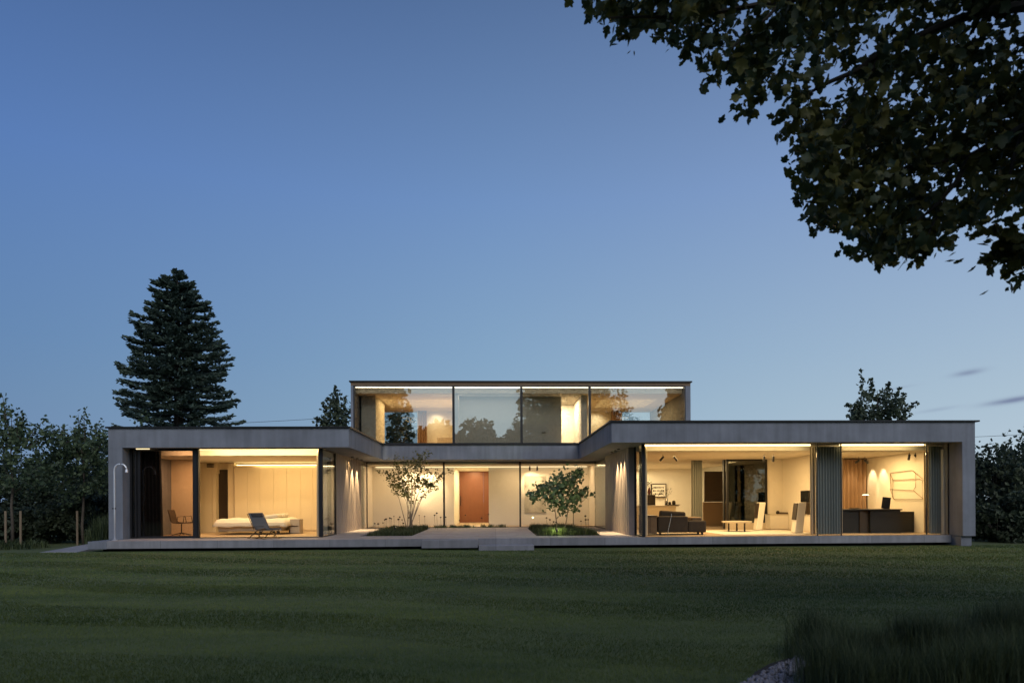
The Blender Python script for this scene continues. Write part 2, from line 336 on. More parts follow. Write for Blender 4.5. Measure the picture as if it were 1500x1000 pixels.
# ------------------------------------------------------------------ terrace
Ye = 20.31
PL = (-4.4, -2.7, 22.2, 28.7); PR = (1.3, 3.4, 21.6, 28.3)     # the two planting beds
def terrace():
    m = MB()
    xs = (-11.3, 13.9)
    m.box(xs[0], xs[1], Ye, 21.6, -.217, 0)
    m.box(-11.3, PL[0], 21.6, 29.2, -.217, 0)
    m.box(PL[0], PL[1], 21.6, PL[2], -.217, 0); m.box(PL[0], PL[1], PL[3], 29.2, -.217, 0)
    m.box(PL[1], PR[0], 21.6, 29.2, -.217, 0)
    m.box(PR[0], PR[1], PR[3], 29.2, -.217, 0)
    m.box(PR[1], 13.9, 21.6, 29.2, -.217, 0)
    t = m.build('terrace', 'paving'); t['kind'] = 'structure'
    m = MB(); e = .0045  # added thin top sheet, its paler warm colour standing in for light spill
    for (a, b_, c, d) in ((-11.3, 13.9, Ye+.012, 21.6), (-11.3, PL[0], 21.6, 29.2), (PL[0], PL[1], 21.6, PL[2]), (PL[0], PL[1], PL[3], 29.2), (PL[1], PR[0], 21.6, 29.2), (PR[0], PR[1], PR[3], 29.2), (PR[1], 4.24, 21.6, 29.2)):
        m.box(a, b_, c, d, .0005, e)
    m.build('terrace_lit_sheet', 'spill_lit_paving')['kind'] = 'structure'
    b = MB().box(-11.6, 13.6, Ye+.35, 36, LZ-.2, -.219).build('terrace_base', 'dark_metal'); b['kind'] = 'structure'
terrace()
def slabs():
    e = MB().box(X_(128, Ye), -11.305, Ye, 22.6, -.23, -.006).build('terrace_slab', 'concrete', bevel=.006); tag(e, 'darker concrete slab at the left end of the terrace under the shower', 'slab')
    e = MB().box(X_(617, 19.95), X_(699.5, 19.95), 19.95, Ye-.004, -.25, -.012).build('terrace_step', 'paving', bevel=.008); tag(e, 'upper concrete step slab projecting from the terrace edge', 'step')
    e = MB().box(X_(701, 19.6), X_(782, 19.6), 19.6, Ye-.006, -.34, -.17).build('terrace_step', 'paving', bevel=.008); tag(e, 'low concrete step slab lying on the lawn beside the upper step', 'step')
    m = MB(); m.xprism([(20.4, -.4), (27.5, -.4), (27.5, .05), (22.6, -.0), (20.4, -.30)], X_(70, 21), X_(119, 21))
    m = MB().prism([(X_(60, 20.0), 20.0), (X_(119, 20.0), 20.0), (X_(119, 20.0), 27), (X_(119, 20.)-1.0, 27)], LZ-.1, LZ+.02)
    # a sloping concrete path rising to the terrace
    A = at(58, 808, 20.2); x0 = X_(118, 20.4)
    mm = MB(); z = lambda y: LZ+.015+(y-20.2)*.055
    mm.add([(A.x, 20.2, LZ-.2), (x0, 20.2, LZ-.2), (x0, 26.2, LZ-.2), (x0-.55, 26.2, LZ-.2), (A.x, 20.2, z(20.2)), (x0, 20.2, z(20.2)), (x0, 26.2, z(26.2)), (x0-.55, 26.2, z(26.2))],
           [(0,3,2,1),(4,5,6,7),(0,1,5,4),(1,2,6,5),(2,3,7,6),(3,0,4,7)])
    tag(mm.build('path', 'paving'), kind='structure')
slabs()
for (x0, x1, y0, y1), nm in ((PL, 'left'), (PR, 'right')):
    s = MB().box(x0+.002, x1-.002, y0+.002, y1-.002, -.2185, -.06).build('planting_bed', 'soil'); s['kind'] = 'structure'

# ------------------------------------------------------------------ the house
house = empty('house', (0, 24, 0), 'low modern concrete house with a glazed upper storey lit warmly from inside', 'house')
def hp(m, name, mt, label=None, **k):
    o = m.build(name, mt, house, **k)
    if label: o['label'] = label
    return o
ZS, ZR = 2.80, 3.392
# roof masses and caps
YL, YR, YB = 21.28, 19.80, 27.62
XL0, XL1, XR0, XR1 = -11.78, -4.51, 3.40, 14.29
hp(MB().box(XL0, XL1, YL, 34, ZS, ZR), 'roof', 'fascia_concrete')
hp(MB().box(XL1, XR0, YB, 37, ZS, ZR), 'roof', 'fascia_concrete')
hp(MB().box(XR0, XR1, YR, 37, ZS, ZR), 'roof', 'fascia_concrete')
o_ = .06
hp(MB().box(XL0-o_, XL1+o_, YL-o_, 34, ZR, ZR+.045), 'roof_cap', 'black_metal')
hp(MB().box(XL1+o_+.001, XR0-o_-.001, YB-o_, 37, ZR, ZR+.045), 'roof_cap', 'black_metal')
hp(MB().box(XR0-o_, XR1+o_+.05, YR-o_, 37, ZR, ZR+.045), 'roof_cap', 'black_metal')
# piers / outer side walls
hp(MB().box(XL0, -11.36, YL, 34, 0.0, ZS-.001), 'wall', 'concrete')
hp(MB().box(13.9, XR1, YR, 27, 0.0, ZS-.001), 'wall', 'concrete')
hp(MB().box(13.86, 13.898, 20.62, 24.95, .01, 2.638), 'wall', 'white_wall', 'cream inner lining of the study side wall')
hp(MB().box(13.92, XR1-.05, YR+.1, 27, LZ-.1, -.002), 'pier_foot', 'concrete')
hp(MB().box(XL0+.02, -11.36, YL+.05, 34, LZ-.1, -.002), 'pier_foot', 'concrete')
YG_L, YG_R, YG = 21.70, 20.42, 29.2
# floors
hp(MB().box(-11.355, -5.5, YG_L, 30, -.1, .006), 'floor', 'oak_floor')
hp(MB().box(4.3, 13.895, YG_R, 33.6, -.1, .006), 'floor', 'oak_floor')
hp(MB().box(-5.46, 4.299, YG, 37, -.1, .006), 'floor', 'oak_floor')
# ---- bedroom wing
hp(MB().box(-11.355, -5.55, 22.30, 30, 2.62, ZS-.002), 'ceiling', 'ceiling_paint')
hp(MB().box(-11.355, -5.55, 26.62, 26.8, 0, 2.62), 'wall', 'white_wall')
hp(MB().box(-11.355, X_(289, 24.4), 24.4, 24.6, .01, 2.619), 'wall', 'cabinet_front', 'orange-toned cupboard wall of the dressing area')
def wardrobe():
    m = MB(); xs = [X_(p, 26.0) for p in (345, 362.5, 380.5, 400.5, 420, 440.5, 458)]
    x0 = X_(343, 26); x1 = -5.56
    m.box(x0, x1, 26.05, 26.6, .0, 2.50)
    for a, b in zip([x0]+xs[1:], xs[1:]+[x1]): m.box(a+.003, b-.003, 26.02, 26.05, .06, 2.42)
    hp(m, 'wardrobe', 'cabinet_front')
    hp(MB().box(x0+.05, x1-.3, 26.12, 26.28, 2.505, 2.53), 'light_strip', 'led_warm')
    # left leaf panels by the doorway
    m = MB(); a, b, c, d = [X_(p, 26.0) for p in (289, 296, 310, 317)]
    m.box(a-.8, b, 26.05, 26.6, 0, 2.618); m.box(b+.006, c-.006, 26.04, 26.6, 0, 2.2); m.box(c+.006, d-.03, 26.04, 26.6, 0, 2.2); m.box(b, d, 26.06, 26.6, 2.205, 2.618)
    hp(m, 'cupboard', 'cabinet_front')
    x, y = X_(318, 26.3), X_(337, 26.3)
    dd = hp(MB().box(x, y, 26.30, 26.36, .01, 2.36), 'door', 'dark_door', 'dark brown bedroom door'); 
    hp(MB().box(x-.06, X_(343, 26), 26.32, 26.6, 2.365, 2.618), 'wall', 'cabinet_front'); hp(MB().box(y, X_(343, 26.1)-.002, 26.1, 26.6, 0, 2.6), 'wall', 'cabinet_front')
    m = MB(); z0 = Z_(308, 684, 26.03); z1 = Z_(308, 679, 26.03)
    for k in range(3): m.box(X_(303.5, 26.03), X_(313.5, 26.03), 26.02, 26.058, z0+k*(z1-z0)/2.4, z0+k*(z1-z0)/2.4+.022)
    hp(m, 'vent', 'dark_door')
wardrobe()
hp(MB().box(X_(289.5, 21.75), -5.55, 21.79, 21.83, ZS-.03, ZS-.003), 'light_strip', 'led_warm')
hp(MB().box(-10.4, X_(284, 21.75), 21.79, 21.83, ZS-.03, ZS-.003), 'light_strip', 'led_dim')
hp(MB().box(-11.1, -10.7, 21.56, 21.60, ZS-.03, ZS-.003), 'light_strip', 'led_dim')
area('bedroom_ceiling_light', (-7.4, 24.2, 2.6), 2.6, 2.2, 38, color=(1, .67, .29)); area('dressing_ceiling_light', (-10.2, 23.2, 2.6), 1.2, 1.2, 26, color=(1, .58, .28))
area('wardrobe_cove_light', (-7.0, 25.98, 2.61), 4.0, .03, 8, rot=(R(-12), 0, 0), color=(1, .68, .30))
# fixed frames and sliding glass of the bedroom
def pane(name, x0, x1, Y, z0, z1, gm, fr=.05, frame='dark_metal', label=None, th=.02, sides=True):
    g = hp(MB().box(x0+fr*.5, x1-fr*.5, Y-th/2, Y+th/2, z0+.01, z1-.01), name, gm, label)
    m = MB(); d = .045
    
    if not sides: fr = .012; d = .02
    m.box(x0, x0+fr, Y-d, Y+d, z0, z1); m.box(x1-fr, x1, Y-d, Y+d, z0, z1)
    m.box(x0+fr, x1-fr, Y-d, Y+d, z0, z0+fr*.7); m.box(x0+fr, x1-fr, Y-d, Y+d, z1-fr*.7, z1)
    m.build('frame', frame, g)
    return g
pane('window', -11.33, X_(201, YG_L), YG_L, .01, ZS-.004, 'dark_glass', .05)
pane('window', X_(201, YG_L)+.003, X_(287, YG_L), YG_L+.05, .01, ZS-.004, 'tinted_glass', .09)
hp(MB().box(X_(283.5, YG_L), X_(290, YG_L), YG_L-.06, YG_L+.16, .01, ZS-.003), 'post', 'dark_metal')
pane('window', X_(290.3, YG_L), -5.50, YG_L, .008, ZS-.004, 'clear_glass', .03)
hp(MB().box(-5.498, -5.42, YG_L-.03, YG_L+.06, .0, ZS-.002), 'post', 'dark_metal')
g = hp(MB().box(-5.47, -5.45, YG_L+.07, 23.55, .02, ZS-.01), 'window', 'clear_glass')
m = MB(); m.box(-5.49, -5.43, 23.5, 23.62, 0, ZS-.003); m.box(-5.49, -5.43, 21.8, 23.5, 0, .03); m.box(-5.49, -5.43, 21.8, 23.5, ZS-.04, ZS-.003); m.build('frame', 'dark_metal', g)
# ---- recess side walls: vertical cladding
def clad(x0, x1, y0, y1, side, nm='cladding_wall'):
    m = MB(); m.box(x0, x1, y0, y1, 0, ZS-.002); n = int((y1-y0)/.16); w_ = (y1-y0)/n; xf = x1 if side > 0 else x0
    for k in range(n):
        a = y0+k*w_+.012; b = y0+(k+1)*w_-.012
        m.box(xf, xf+side*(.022 if k % 2 else .012), a, b, .004, ZS-.006)
    return hp(m, 'wall', 'plank_wall')
mat('plank_wall', (.48, .39, .33), .75, noise=.3, nscale=2.4, stretch=(1, 6, .5), bump=.2, bscale=30)
clad(-5.75, -5.52, 23.64, 28.35, 1); clad(4.25, 4.45, 21.55, 26.1, -1)
g = hp(MB().box(4.26, 4.28, 26.16, YG, .02, ZS-.01), 'window', 'clear_glass')
m = MB(); m.box(4.24, 4.32, 26.105, 26.18, 0, ZS-.003); m.box(4.24, 4.30, 26.18, YG-.05, 0, .05); m.build('frame', 'dark_metal', g)
g = hp(MB().box(-5.54, -5.52, 28.4, YG, .02, ZS-.01), 'window', 'clear_glass')
# ---- hall
xs = [X_(p, YG) for p in (537, 650.5, 762, 873)]
for a, b in zip(xs, xs[1:]): pane('window', a+.002, b-.002, YG, .004, ZS-.004, 'clear_glass', .035)
hp(MB().box(-5.7, 4.5, 29.26, 37, 2.70, ZS-.002), 'ceiling', 'ceiling_paint')
WH = 31.2; nx0, nx1 = X_(665, WH), X_(716, WH)
hp(MB().box(-8.0, nx0, WH, 36.3, 0, 2.699), 'wall', 'white_wall'); hp(MB().box(nx1, 4.3, WH, 36.3, 0, 2.699), 'wall', 'white_wall')
hp(MB().box(-5.75, -5.55, 28.36, WH, 0, 2.699), 'wall', 'white_wall')
d = hp(MB().box(nx0+.004, nx0+1.26, 35.95, 36.0, .01, 2.695), 'door', 'terracotta_door', 'tall terracotta red front door at the end of the passage')
MB().box(nx0+.06, nx0+.09, 35.9, 35.95, .9, 1.4).build('handle', 'black_metal', d)
hp(MB().box(nx0+1.265, nx1-.004, 35.97, 36.02, .01, 2.695), 'door', 'terracotta_door', 'narrow terracotta red side panel of the front door')
hp(MB().box(-5.4, 4.2, 31.10, 31.14, 2.66, 2.698), 'light_strip', 'led_dim')
area('passage_light', ((nx0+nx1)/2, 33.6, 2.69), .5, 4.2, 42, color=(1, .78, .42)); 
area('hall_ceiling_light', (-3.2, 30.2, 2.69), 3.6, .6, 26, color=(1, .68, .36)); area('hall_ceiling_light', (2.2, 30.2, 2.69), 3.6, .6, 24, color=(1, .68, .36))
# ---- living wing shell
hp(MB().box(4.46, 13.895, 20.98, 33.7, 2.64, ZS-.002), 'ceiling', 'ceiling_paint')
hp(MB().box(X_(943, 20.5), X_(1189, 20.5), 20.56, 20.62, ZS-.045, ZS-.003), 'light_strip', 'led_warm')
hp(MB().box(X_(1233, 20.5), X_(1356, 20.5), 20.56, 20.62, ZS-.045, ZS-.003), 'light_strip', 'led_warm')
hp(MB().box(4.46, 9.6, 33.0, 33.2, 0, 2.639), 'wall', 'white_wall')               # kitchen back wall
hp(MB().box(4.301, 4.45, 26.2, 33.2, 0, 2.699), 'wall', 'white_wall')
XKR = 9.95
hp(MB().box(XKR, XKR+.2, 28.6, 33.2, 0, 2.639), 'wall', 'grey_wall')
hp(MB().box(8.66, 8.72, 25.56, 25.7, .02, 2.63), 'post', 'dark_metal')
hp(MB().box(X_(1124, 25.4), 13.89, 25.4, 25.6, 0, 2.639), 'wall', 'white_wall')     # rear wall right of rear glass
pane('window', X_(1064, 25.4), X_(1123.5, 25.4), 25.4, .25, 2.638, 'dark_glass', .07, label='dark rear window of the living room')
hp(MB().box(X_(1064, 25.4), X_(1124, 25.4)-.002, 25.3, 25.55, 0, .248), 'wall', 'stone_top')
XP = 10.85
hp(MB().box(XP, XP+.12, 21.45, 25.39, 0, 2.639), 'wall', 'white_wall')             # partition living / study
xa, xb = X_(1190, 20.6), X_(1232, 20.6)
# glazing right wing
pane('window', 4.50, X_(1197, YG_R), YG_R, .006, ZS-.004, 'clear_glass', .03, sides=False)
pane('window', X_(1197, YG_R)+.003, X_(1232, YG_R), YG_R, .006, ZS-.004, 'clear_glass', .025, sides=False)
pane('window', X_(1232, YG_R)+.003, X_(1357, YG_R), YG_R, .006, ZS-.004, 'clear_glass', .03, sides=False)
pane('window', X_(1357, YG_R)+.003, 13.89, YG_R, .006, ZS-.004, 'clear_glass', .04, sides=False)
hp(MB().box(4.42, 4.497, YG_R-.04, YG_R+.06, 0, ZS-.002), 'post', 'dark_metal')
g = hp(MB().box(4.44, 4.46, YG_R+.07, 21.54, .02, ZS-.01), 'window', 'clear_glass')
m = MB(); m.box(4.42, 4.48, 21.48, 21.545, 0, ZS-.003); m.box(4.42, 4.48, 20.5, 21.48, 0, .03); m.build('frame', 'dark_metal', g)
area('living_ceiling_light', (7.6, 22.9, 2.62), 4.0, 2.4, 100, color=(1, .64, .27)); area('kitchen_light', (7.0, 30.4, 2.62), 3.0, 3.4, 66, color=(1, .76, .42))
area('kitchen_wall_cove', (5.9, 32.7, 2.6), 2.4, .1, 18, rot=(R(-15), 0, 0), color=(1, .8, .46)); area('study_light', (12.4, 22.6, 2.62), 1.6, 1.6, 46, color=(1, .66, .28))
# rear zone between kitchen and rear glass: low brown panel and dark glazed opening above
ya = 28.6
hp(MB().box(X_(1030, ya), XKR-.01, ya, ya+.1, 0, Z_(1045, 735, ya)), 'panel', 'taupe_panel'); hp(MB().box(X_(1032, ya), XKR-.01, ya+.01, ya+.08, Z_(1045, 734.5, ya), Z_(1045, 690, ya)), 'panel', 'island_dark')
# ---- upper storey
UY = 27.75; UX0, UX1 = -5.787, 8.025; UZ0 = ZR+.036; UT = 5.985; UD = 34.2
hp(MB().box(UX0-.06, UX1+.06, UY-.1, UD+.3, UT-.05, UT), 'roof_cap', 'black_metal')
hp(MB().box(UX0, UX1, UY-.04, UD+.24, UT-.19, UT-.051), 'roof', 'sofa_back')
hp(MB().box(UX0, UX1, UY+.5, UD, UT-.42, UT-.192), 'ceiling', 'ceiling_paint')
hp(MB().box(UX0, UX0+.10, UY-.04, UD, UZ0, UT-.192), 'wall', 'concrete'); hp(MB().box(UX1-.2, UX1, UY-.04, UD, UZ0, UT-.192), 'wall', 'concrete')
hp(MB().box(UX0+.1, UX1-.2, UY+.05, UD, UZ0-.03, UZ0+.02), 'floor', 'oak_floor')
us = [UX0+.1, X_(665, UY), X_(764.5, UY), X_(864.5, UY), UX1-.2]
for a, b in zip(us, us[1:]): pane('window', a+.002, b-.002, UY, UZ0+.02, UT-.194, 'upper_glass', .045)
hp(MB().box(UX0+.15, UX1-.25, UY+.16, UY+.24, UT-.24, UT-.195), 'light_strip', 'led_cool')
UC = UT-.42
def ubox(p0, p1, y0, y1, mt, name='wall', z0=None, z1=None, lab=None, Yp=None):
    Yp = Yp or y0
    return hp(MB().box(X_(p0, Yp), X_(p1, Yp), y0, y1, UZ0+.021 if z0 is None else z0, UC-.001 if z1 is None else z1), name, mt, lab)
ubox(530, 551, 28.9, 31.2, 'grey_wall')                                  # pale cupboard block left
ubox(561.5, 521, UD-.15, UD, 'white_wall')
zt = Z_(590, 598, UD)
ubox(561.5, 612, UD-.15, UD, 'white_wall', z0=zt)                        # lintel over rear window
ubox(612, 668, UD-.15, UD, 'white_wall')
g = hp(MB().box(X_(561.5, UD), X_(612, UD), UD-.09, UD-.07, UZ0+.03, zt), 'window', 'clear_glass', 'rear window of the upper left room')
hp(MB().box(X_(667, 28.6), X_(667, 28.6)+.15, 28.35, UD-.16, UZ0+.021, UC-.001), 'wall', 'white_wall')
hp(MB().box(X_(667, 28.6)+.152, X_(823, 29.2), 29.2, 29.35, UZ0+.021, UC-.001), 'wall', 'grey_wall')   # plain landing wall behind the middle panes
dr = hp(MB().box(X_(778, 29.17), X_(812, 29.17), 29.165, 29.197, UZ0+.025, Z_(795, 584, 29.17)), 'door', 'grey_wall', 'flush grey door on the landing')
MB().box(X_(794, 29.1), X_(800, 29.1), 29.10, 29.125, Z_(797, 634, 29.1), Z_(797, 632.6, 29.1)).build('handle', 'black_metal', dr)
hp(MB().box(X_(823, 31.5), X_(852, 31.5), 31.5, 31.65, UZ0+.021, UC-.001), 'wall', 'white_wall')
hp(MB().box(X_(851, 29.0), X_(860, 29.0), 28.8, UD-.2, UZ0+.021, UC-.001), 'wall', 'white_wall')
ubox(860, 912, UD-.15, UD, 'white_wall'); zt2 = Z_(950, 597, UD)
ubox(912, 968, UD-.15, UD, 'white_wall', z0=zt2); ubox(968, 1012, UD-.15, UD, 'white_wall')
g = hp(MB().box(X_(912, UD), X_(968, UD), UD-.09, UD-.07, UZ0+.03, zt2), 'window', 'clear_glass', 'wide rear window of the upper right room')
area('upper_left_light', (-3.4, 31.0, UC-.02), 3.0, 2.6, 70, color=(1, .62, .26)); area('upper_door_light', (2.95, 30.4, UC-.02), .6, 1.2, 70, color=(1, .80, .52))
area('upper_right_light', (5.9, 31.0, UC-.02), 2.4, 2.6, 60, color=(1, .66, .28)); area('landing_light', (-.6, 28.6, UC-.02), 4, .3, 5, color=(1, .85, .7))

for p_, lab in ((638, 'a'), (874, 'b')):
    q_ = at(p_, 585, UD-.6); spot('upper_wall_wash', (q_.x, UD-.75, UC-.05), (q_.x, UD-.15, UC-.9), 30, 110, 1.0, (1, .8, .48))
# light hidden in the curtain pockets behind the fascia
area('pocket_light', (-7.4, 21.88, 2.785), 3.5, .03, 15, rot=(R(55), 0, 0), color=(1, .72, .34)); area('pocket_light', (-9.9, 21.88, 2.785), .9, .03, 3, rot=(R(55), 0, 0), color=(1, .6, .3))
area('pocket_light', ((4.6+X_(1189, 20.5))/2, 20.66, 2.785), 5.0, .03, 5, rot=(R(50), 0, 0), color=(1, .72, .34)); area('pocket_light', ((X_(1233, 20.5)+X_(1356, 20.5))/2, 20.66, 2.785), 2.3, .03, 2.5, rot=(R(50), 0, 0), color=(1, .72, .34))
# ------------------------------------------------------------------ curtains
def curtain(name, p0, p1, z0, z1, mt, label, folds=10, amp=.05, flare=0, group=None):
    """wavy sheet with thickness between plan points p0 and p1"""
    p0 = Vector((*p0, 0)); p1 = Vector((*p1, 0)); d = (p1-p0); ln = d.length; d.normalize(); nrm = Vector((-d.y, d.x, 0)); n = folds*8
    V = []; F = []
    for zi, z in enumerate((z1, z1*.5+z0*.5, z0)):
        for th in (0, .012):
            for i in range(n+1):
                t = i/n; a = amp*(1+.15*zi)
                q = p0 + d*(t*ln*(1+flare*zi*.5)) + nrm*(a*math.sin(t*folds*2*math.pi+.3*zi*math.sin(t*9)) + th)
                V.append((q.x, q.y, z))
    k = n+1
    for zi in range(2):
        for i in range(n):
            for s in (0, 1):
                a = (zi*2+s)*k+i; b = ((zi+1)*2+s)*k+i; F.append((a, a+1, b+1, b))
    o = MB(); o.v = V; o.f = F; ob = o.build(name, mt, smooth=True); return tag(ob, label, 'curtain', group)
curtain('curtain', (-11.33, 22.0), (X_(236, 22.0), 22.0), .03, ZS-.05, 'charcoal_curtain', 'charcoal curtain drawn behind the leftmost window by the shower', 7, .05, flare=.06)
curtain('curtain', (-5.62, 21.95), (-5.62, 22.9), .03, ZS-.05, 'cream_curtain', 'cream curtain bunched at the right corner of the bedroom', 6, .05)
curtain('curtain', (-5.60, 22.95), (-5.60, 23.5), .03, ZS-.05, 'charcoal_curtain', 'charcoal curtain hanging at the corner between bedroom and planked wall', 5, .03)
curtain('curtain', (4.60, 20.95), (4.60, 21.5), .03, ZS-.05, 'charcoal_curtain', 'charcoal curtain at the left corner of the living room', 5, .04)
curtain('curtain', (4.58, 20.62), (4.66, 20.9), .03, ZS-.05, 'cream_curtain', 'narrow cream curtain at the left corner post of the living room', 3, .03)
curtain('curtain', (X_(1195, 20.75), 20.75), (X_(1231, 20.75), 20.75), .03, ZS-.06, 'grey_curtain', 'grey green curtain between the living room and the study', 9, .028)
curtain('curtain', (X_(1361, 20.75), 20.75), (X_(1386, 20.75), 20.75), .03, ZS-.06, 'grey_curtain', 'grey green curtain at the right end of the study window', 7, .028)
curtain('curtain', (X_(1354, 21.2), 21.2), (X_(1362, 21.2), 21.2), .03, 2.6, 'cream_curtain', 'cream curtain edge behind the right grey curtain', 2, .04)
curtain('curtain', (X_(1388, 20.9), 20.9), (X_(1393, 20.9), 20.9), .03, 2.6, 'taupe_curtain', 'narrow warm lit curtain strip beside the right pier', 2, .02)
curtain('curtain', (X_(1187, 20.9), 20.9), (X_(1194.5, 20.9), 20.9), .03, ZS-.06, 'cream_curtain', 'cream curtain edge left of the middle grey green curtain', 2, .03)
curtain('curtain', (X_(1228, 20.95), 20.95), (X_(1234, 20.95), 20.95), .03, ZS-.06, 'cream_curtain', 'cream curtain edge at the left side of the study window', 2, .03)
curtain('curtain', (X_(1013, 25.3), 25.3), (X_(1029, 25.3), 25.3), .03, 2.6, 'grey_curtain', 'dark grey curtain hanging in the middle of the living room rear', 5, .06)
curtain('curtain', (12.0, 24.9), (13.80, 24.9), .03, 2.6, 'taupe_curtain', 'taupe curtain across the study rear left of the wall art', 11, .05)
curtain('curtain', (X_(613, 33.6), 33.6), (X_(626, 33.6), 33.6), UZ0+.03, UC-.01, 'taupe_curtain', 'tan curtain beside the rear window of the upper left room', 4, .06)
curtain('curtain', (X_(896, 33.6), 33.6), (X_(910, 33.6), 33.6), UZ0+.03, UC-.01, 'taupe_curtain', 'tan curtain beside the rear window of the upper right room', 4, .06)

# ------------------------------------------------------------------ ceiling spotlights
def spotlight(p, tilt, zc, label, group, target=None, power=0, cone=50):
    r = empty('ceiling_spotlight', p, label, 'spotlight', group)
    d = Vector(tilt).normalized(); p = Vector(p)
    MB().tube([(p.x, p.y, zc), (p.x, p.y, p.z)], .008, 6).build('stem', 'black_metal', r)
    MB().tube([p-d*.04, p+d*.15], .038, 10).build('lamp_head', 'black_metal', r)
    MB().tube([p+d*.151, p+d*.156], .028, 10).build('lens', 'lamp_glow' if power else 'chrome', r)
    if power: spot('spot_beam', p+d*.18, target, power, cone)
    return r
gl = 'black ceiling spotlights in the living room'
for (px, py, Y, tl, lab) in ((971, 661, 22.6, (-.7, .1, -.8), 'leftmost black ceiling spotlight of the living room tilted left'), (988, 661, 22.6, (.7, .1, -.8), 'second black ceiling spotlight of the living room tilted right'),
        (1119.5, 660, 22.6, (0, .2, -1), 'straight black spotlight before the dark rear window of the living room'), (1133, 660, 22.6, (.0, .2, -1), 'straight black spotlight above the pale wall of the living room')):
    q = at(px, py, Y); q.z = min(q.z, 2.54); spotlight(q, tl, 2.64, lab, gl)
gs = 'black ceiling spotlights in the study'
q = at(1258, 672, 24.0); q.z = 2.5; spotlight(q, (-.5, .6, -.5), 2.64, 'left black spotlight of the study pair near the rear curtain', gs)
q = at(1267, 672, 24.0); q.z = 2.5; spotlight(q, (.5, -.4, -.6), 2.64, 'right black spotlight of the study pair near the rear curtain', gs)
q = at(1332, 664, 22.0); q.z = 2.54; spotlight(q, (.0, .3, -1), 2.64, 'black study spotlight above the wire wall art, upright', gs)
q = at(1341, 663, 22.0); q.z = 2.54; spotlight(q, (.55, .0, -.8), 2.64, 'black study spotlight above the wire wall art, tilted right', gs)
for i, yy in enumerate((24.55, 23.85)): spot('wall_wash', (13.45, yy, 2.6), (13.86, yy+.02, 1.6), 50, 50, .6)
spot('wall_wash', (13.2, 24.4, 2.6), (13.2, 24.85, 1.5), 16, 50, .6)
gh = 'black ceiling spotlights in the hall'
q = at(776, 684, 30.2); q.z = 2.6; spotlight(q, (0, .5, -.9), 2.70, 'left of two black spotlights above the pale hall picture', gh, (1.65, WH, 1.95), 48, 62)
q = at(787, 684, 30.2); q.z = 2.6; spotlight(q, (0, .5, -.9), 2.70, 'right of two black spotlights above the pale hall picture', gh, (2.1, WH, 1.8), 16, 70)
q = at(593.5, 685, 30.2); q.z = 2.6; spotlight(q, (0, .5, -.9), 2.70, 'left black hall spotlight behind the multi-stemmed maple', gh, (-3.75, WH, 1.9), 70, 70)
q = at(617, 685, 30.2); q.z = 2.6; spotlight(q, (0, .5, -.9), 2.70, 'right black hall spotlight behind the multi-stemmed maple', gh, (-3.0, WH, 1.8), 80, 70)
for (x, y, s) in ((-5.30, 26.5, 14), (-5.30, 27.4, 14), (-5.3, 25.6, 5), (4.04, 23.45, 12), (4.04, 22.8, 12), (4.04, 22.2, 8)):
    c = MB().lathe((x, y, ZS-.035), [(.05, 0), (.05, .033)], 12).build('downlight', 'black_metal')
    side_ = 'left' if x < 0 else 'right'
    tag(c, 'small round soffit downlight grazing the planked wall on the %s of the courtyard' % side_, 'downlight', 'soffit downlights over the %s planked wall' % side_)
    spot('downlight_beam', (x, y, ZS-.045), (x+(-.10 if x < 0 else .10), y, 0), s*20, 52, .6, (1, .74, .40), .02)

# ------------------------------------------------------------------ furniture
def lounge_chair():
    b = at(387, 786, 21.25); b.z = 0
    r = empty('lounge_chair', b, 'dark folding deck lounge chair with headrest on the terrace before the bedroom', 'lounge chair')
    def P(dx, dz, dy=0): return Vector((b.x+dx, b.y+dy, dz))
    for s in (-.30, .30):
        fm = MB()
        fm.tube([P(-.42, .0, s), P(-.30, .10, s), P(.10, .34, s), P(.52, .40, s)], .016, 6)       # side rail
        fm.tube([P(-.58, .04, s), P(-.38, .0, s), P(-.05, .02, s), P(.30, .03, s), P(.60, .0, s)], .014, 6)
        fm.tube([P(.45, .38, s), P(.10, .05, s), P(-.05, .02, s)], .014, 6); fm.tube([P(-.10, .28, s), P(.32, .03, s)], .014, 6)
        fm.tube([P(-.12, .33, s), P(-.52, .92, s)], .014, 6)
        fm.build('frame', 'brass', r)
        MB().obox(P(.12, .46, s), (.62, .05, .02), Matrix.Rotation(R(-3), 3, 'Y')).build('armrest', 'dark_metal', r, bevel=.006)
    def sheet(pts, th, w_, nm, mt):
        m = MB()
        for (a, b2) in zip(pts, pts[1:]):
            d_ = (b2-a).normalized(); nn = Vector((-d_.z, 0, d_.x))*th
            m.add([a+Vector((0, -w_, 0)), b2+Vector((0, -w_, 0)), b2+Vector((0, w_, 0)), a+Vector((0, w_, 0)), a+nn+Vector((0, -w_, 0)), b2+nn+Vector((0, -w_, 0)), b2+nn+Vector((0, w_, 0)), a+nn+Vector((0, w_, 0))],
                  [(0,3,2,1),(4,5,6,7),(0,1,5,4),(1,2,6,5),(2,3,7,6),(3,0,4,7)])
        return m.build(nm, mt, r)
    sheet([P(-.10, .34), P(.12, .31), P(.34, .33), P(.58, .36)], .04, .27, 'seat', 'canvas_grey')
    sheet([P(-.52, .94), P(-.40, .76), P(-.26, .52), P(-.10, .34)], .035, .27, 'backrest', 'canvas_grey')
    MB().obox(P(-.43, .86), (.07, .42, .15), Matrix.Rotation(R(-33), 3, 'Y')).build('headrest', 'charcoal_curtain', r, bevel=.02)
    r.rotation_euler = (0, 0, R(-38)); r.scale = (.9, .9, .82)
lounge_chair()
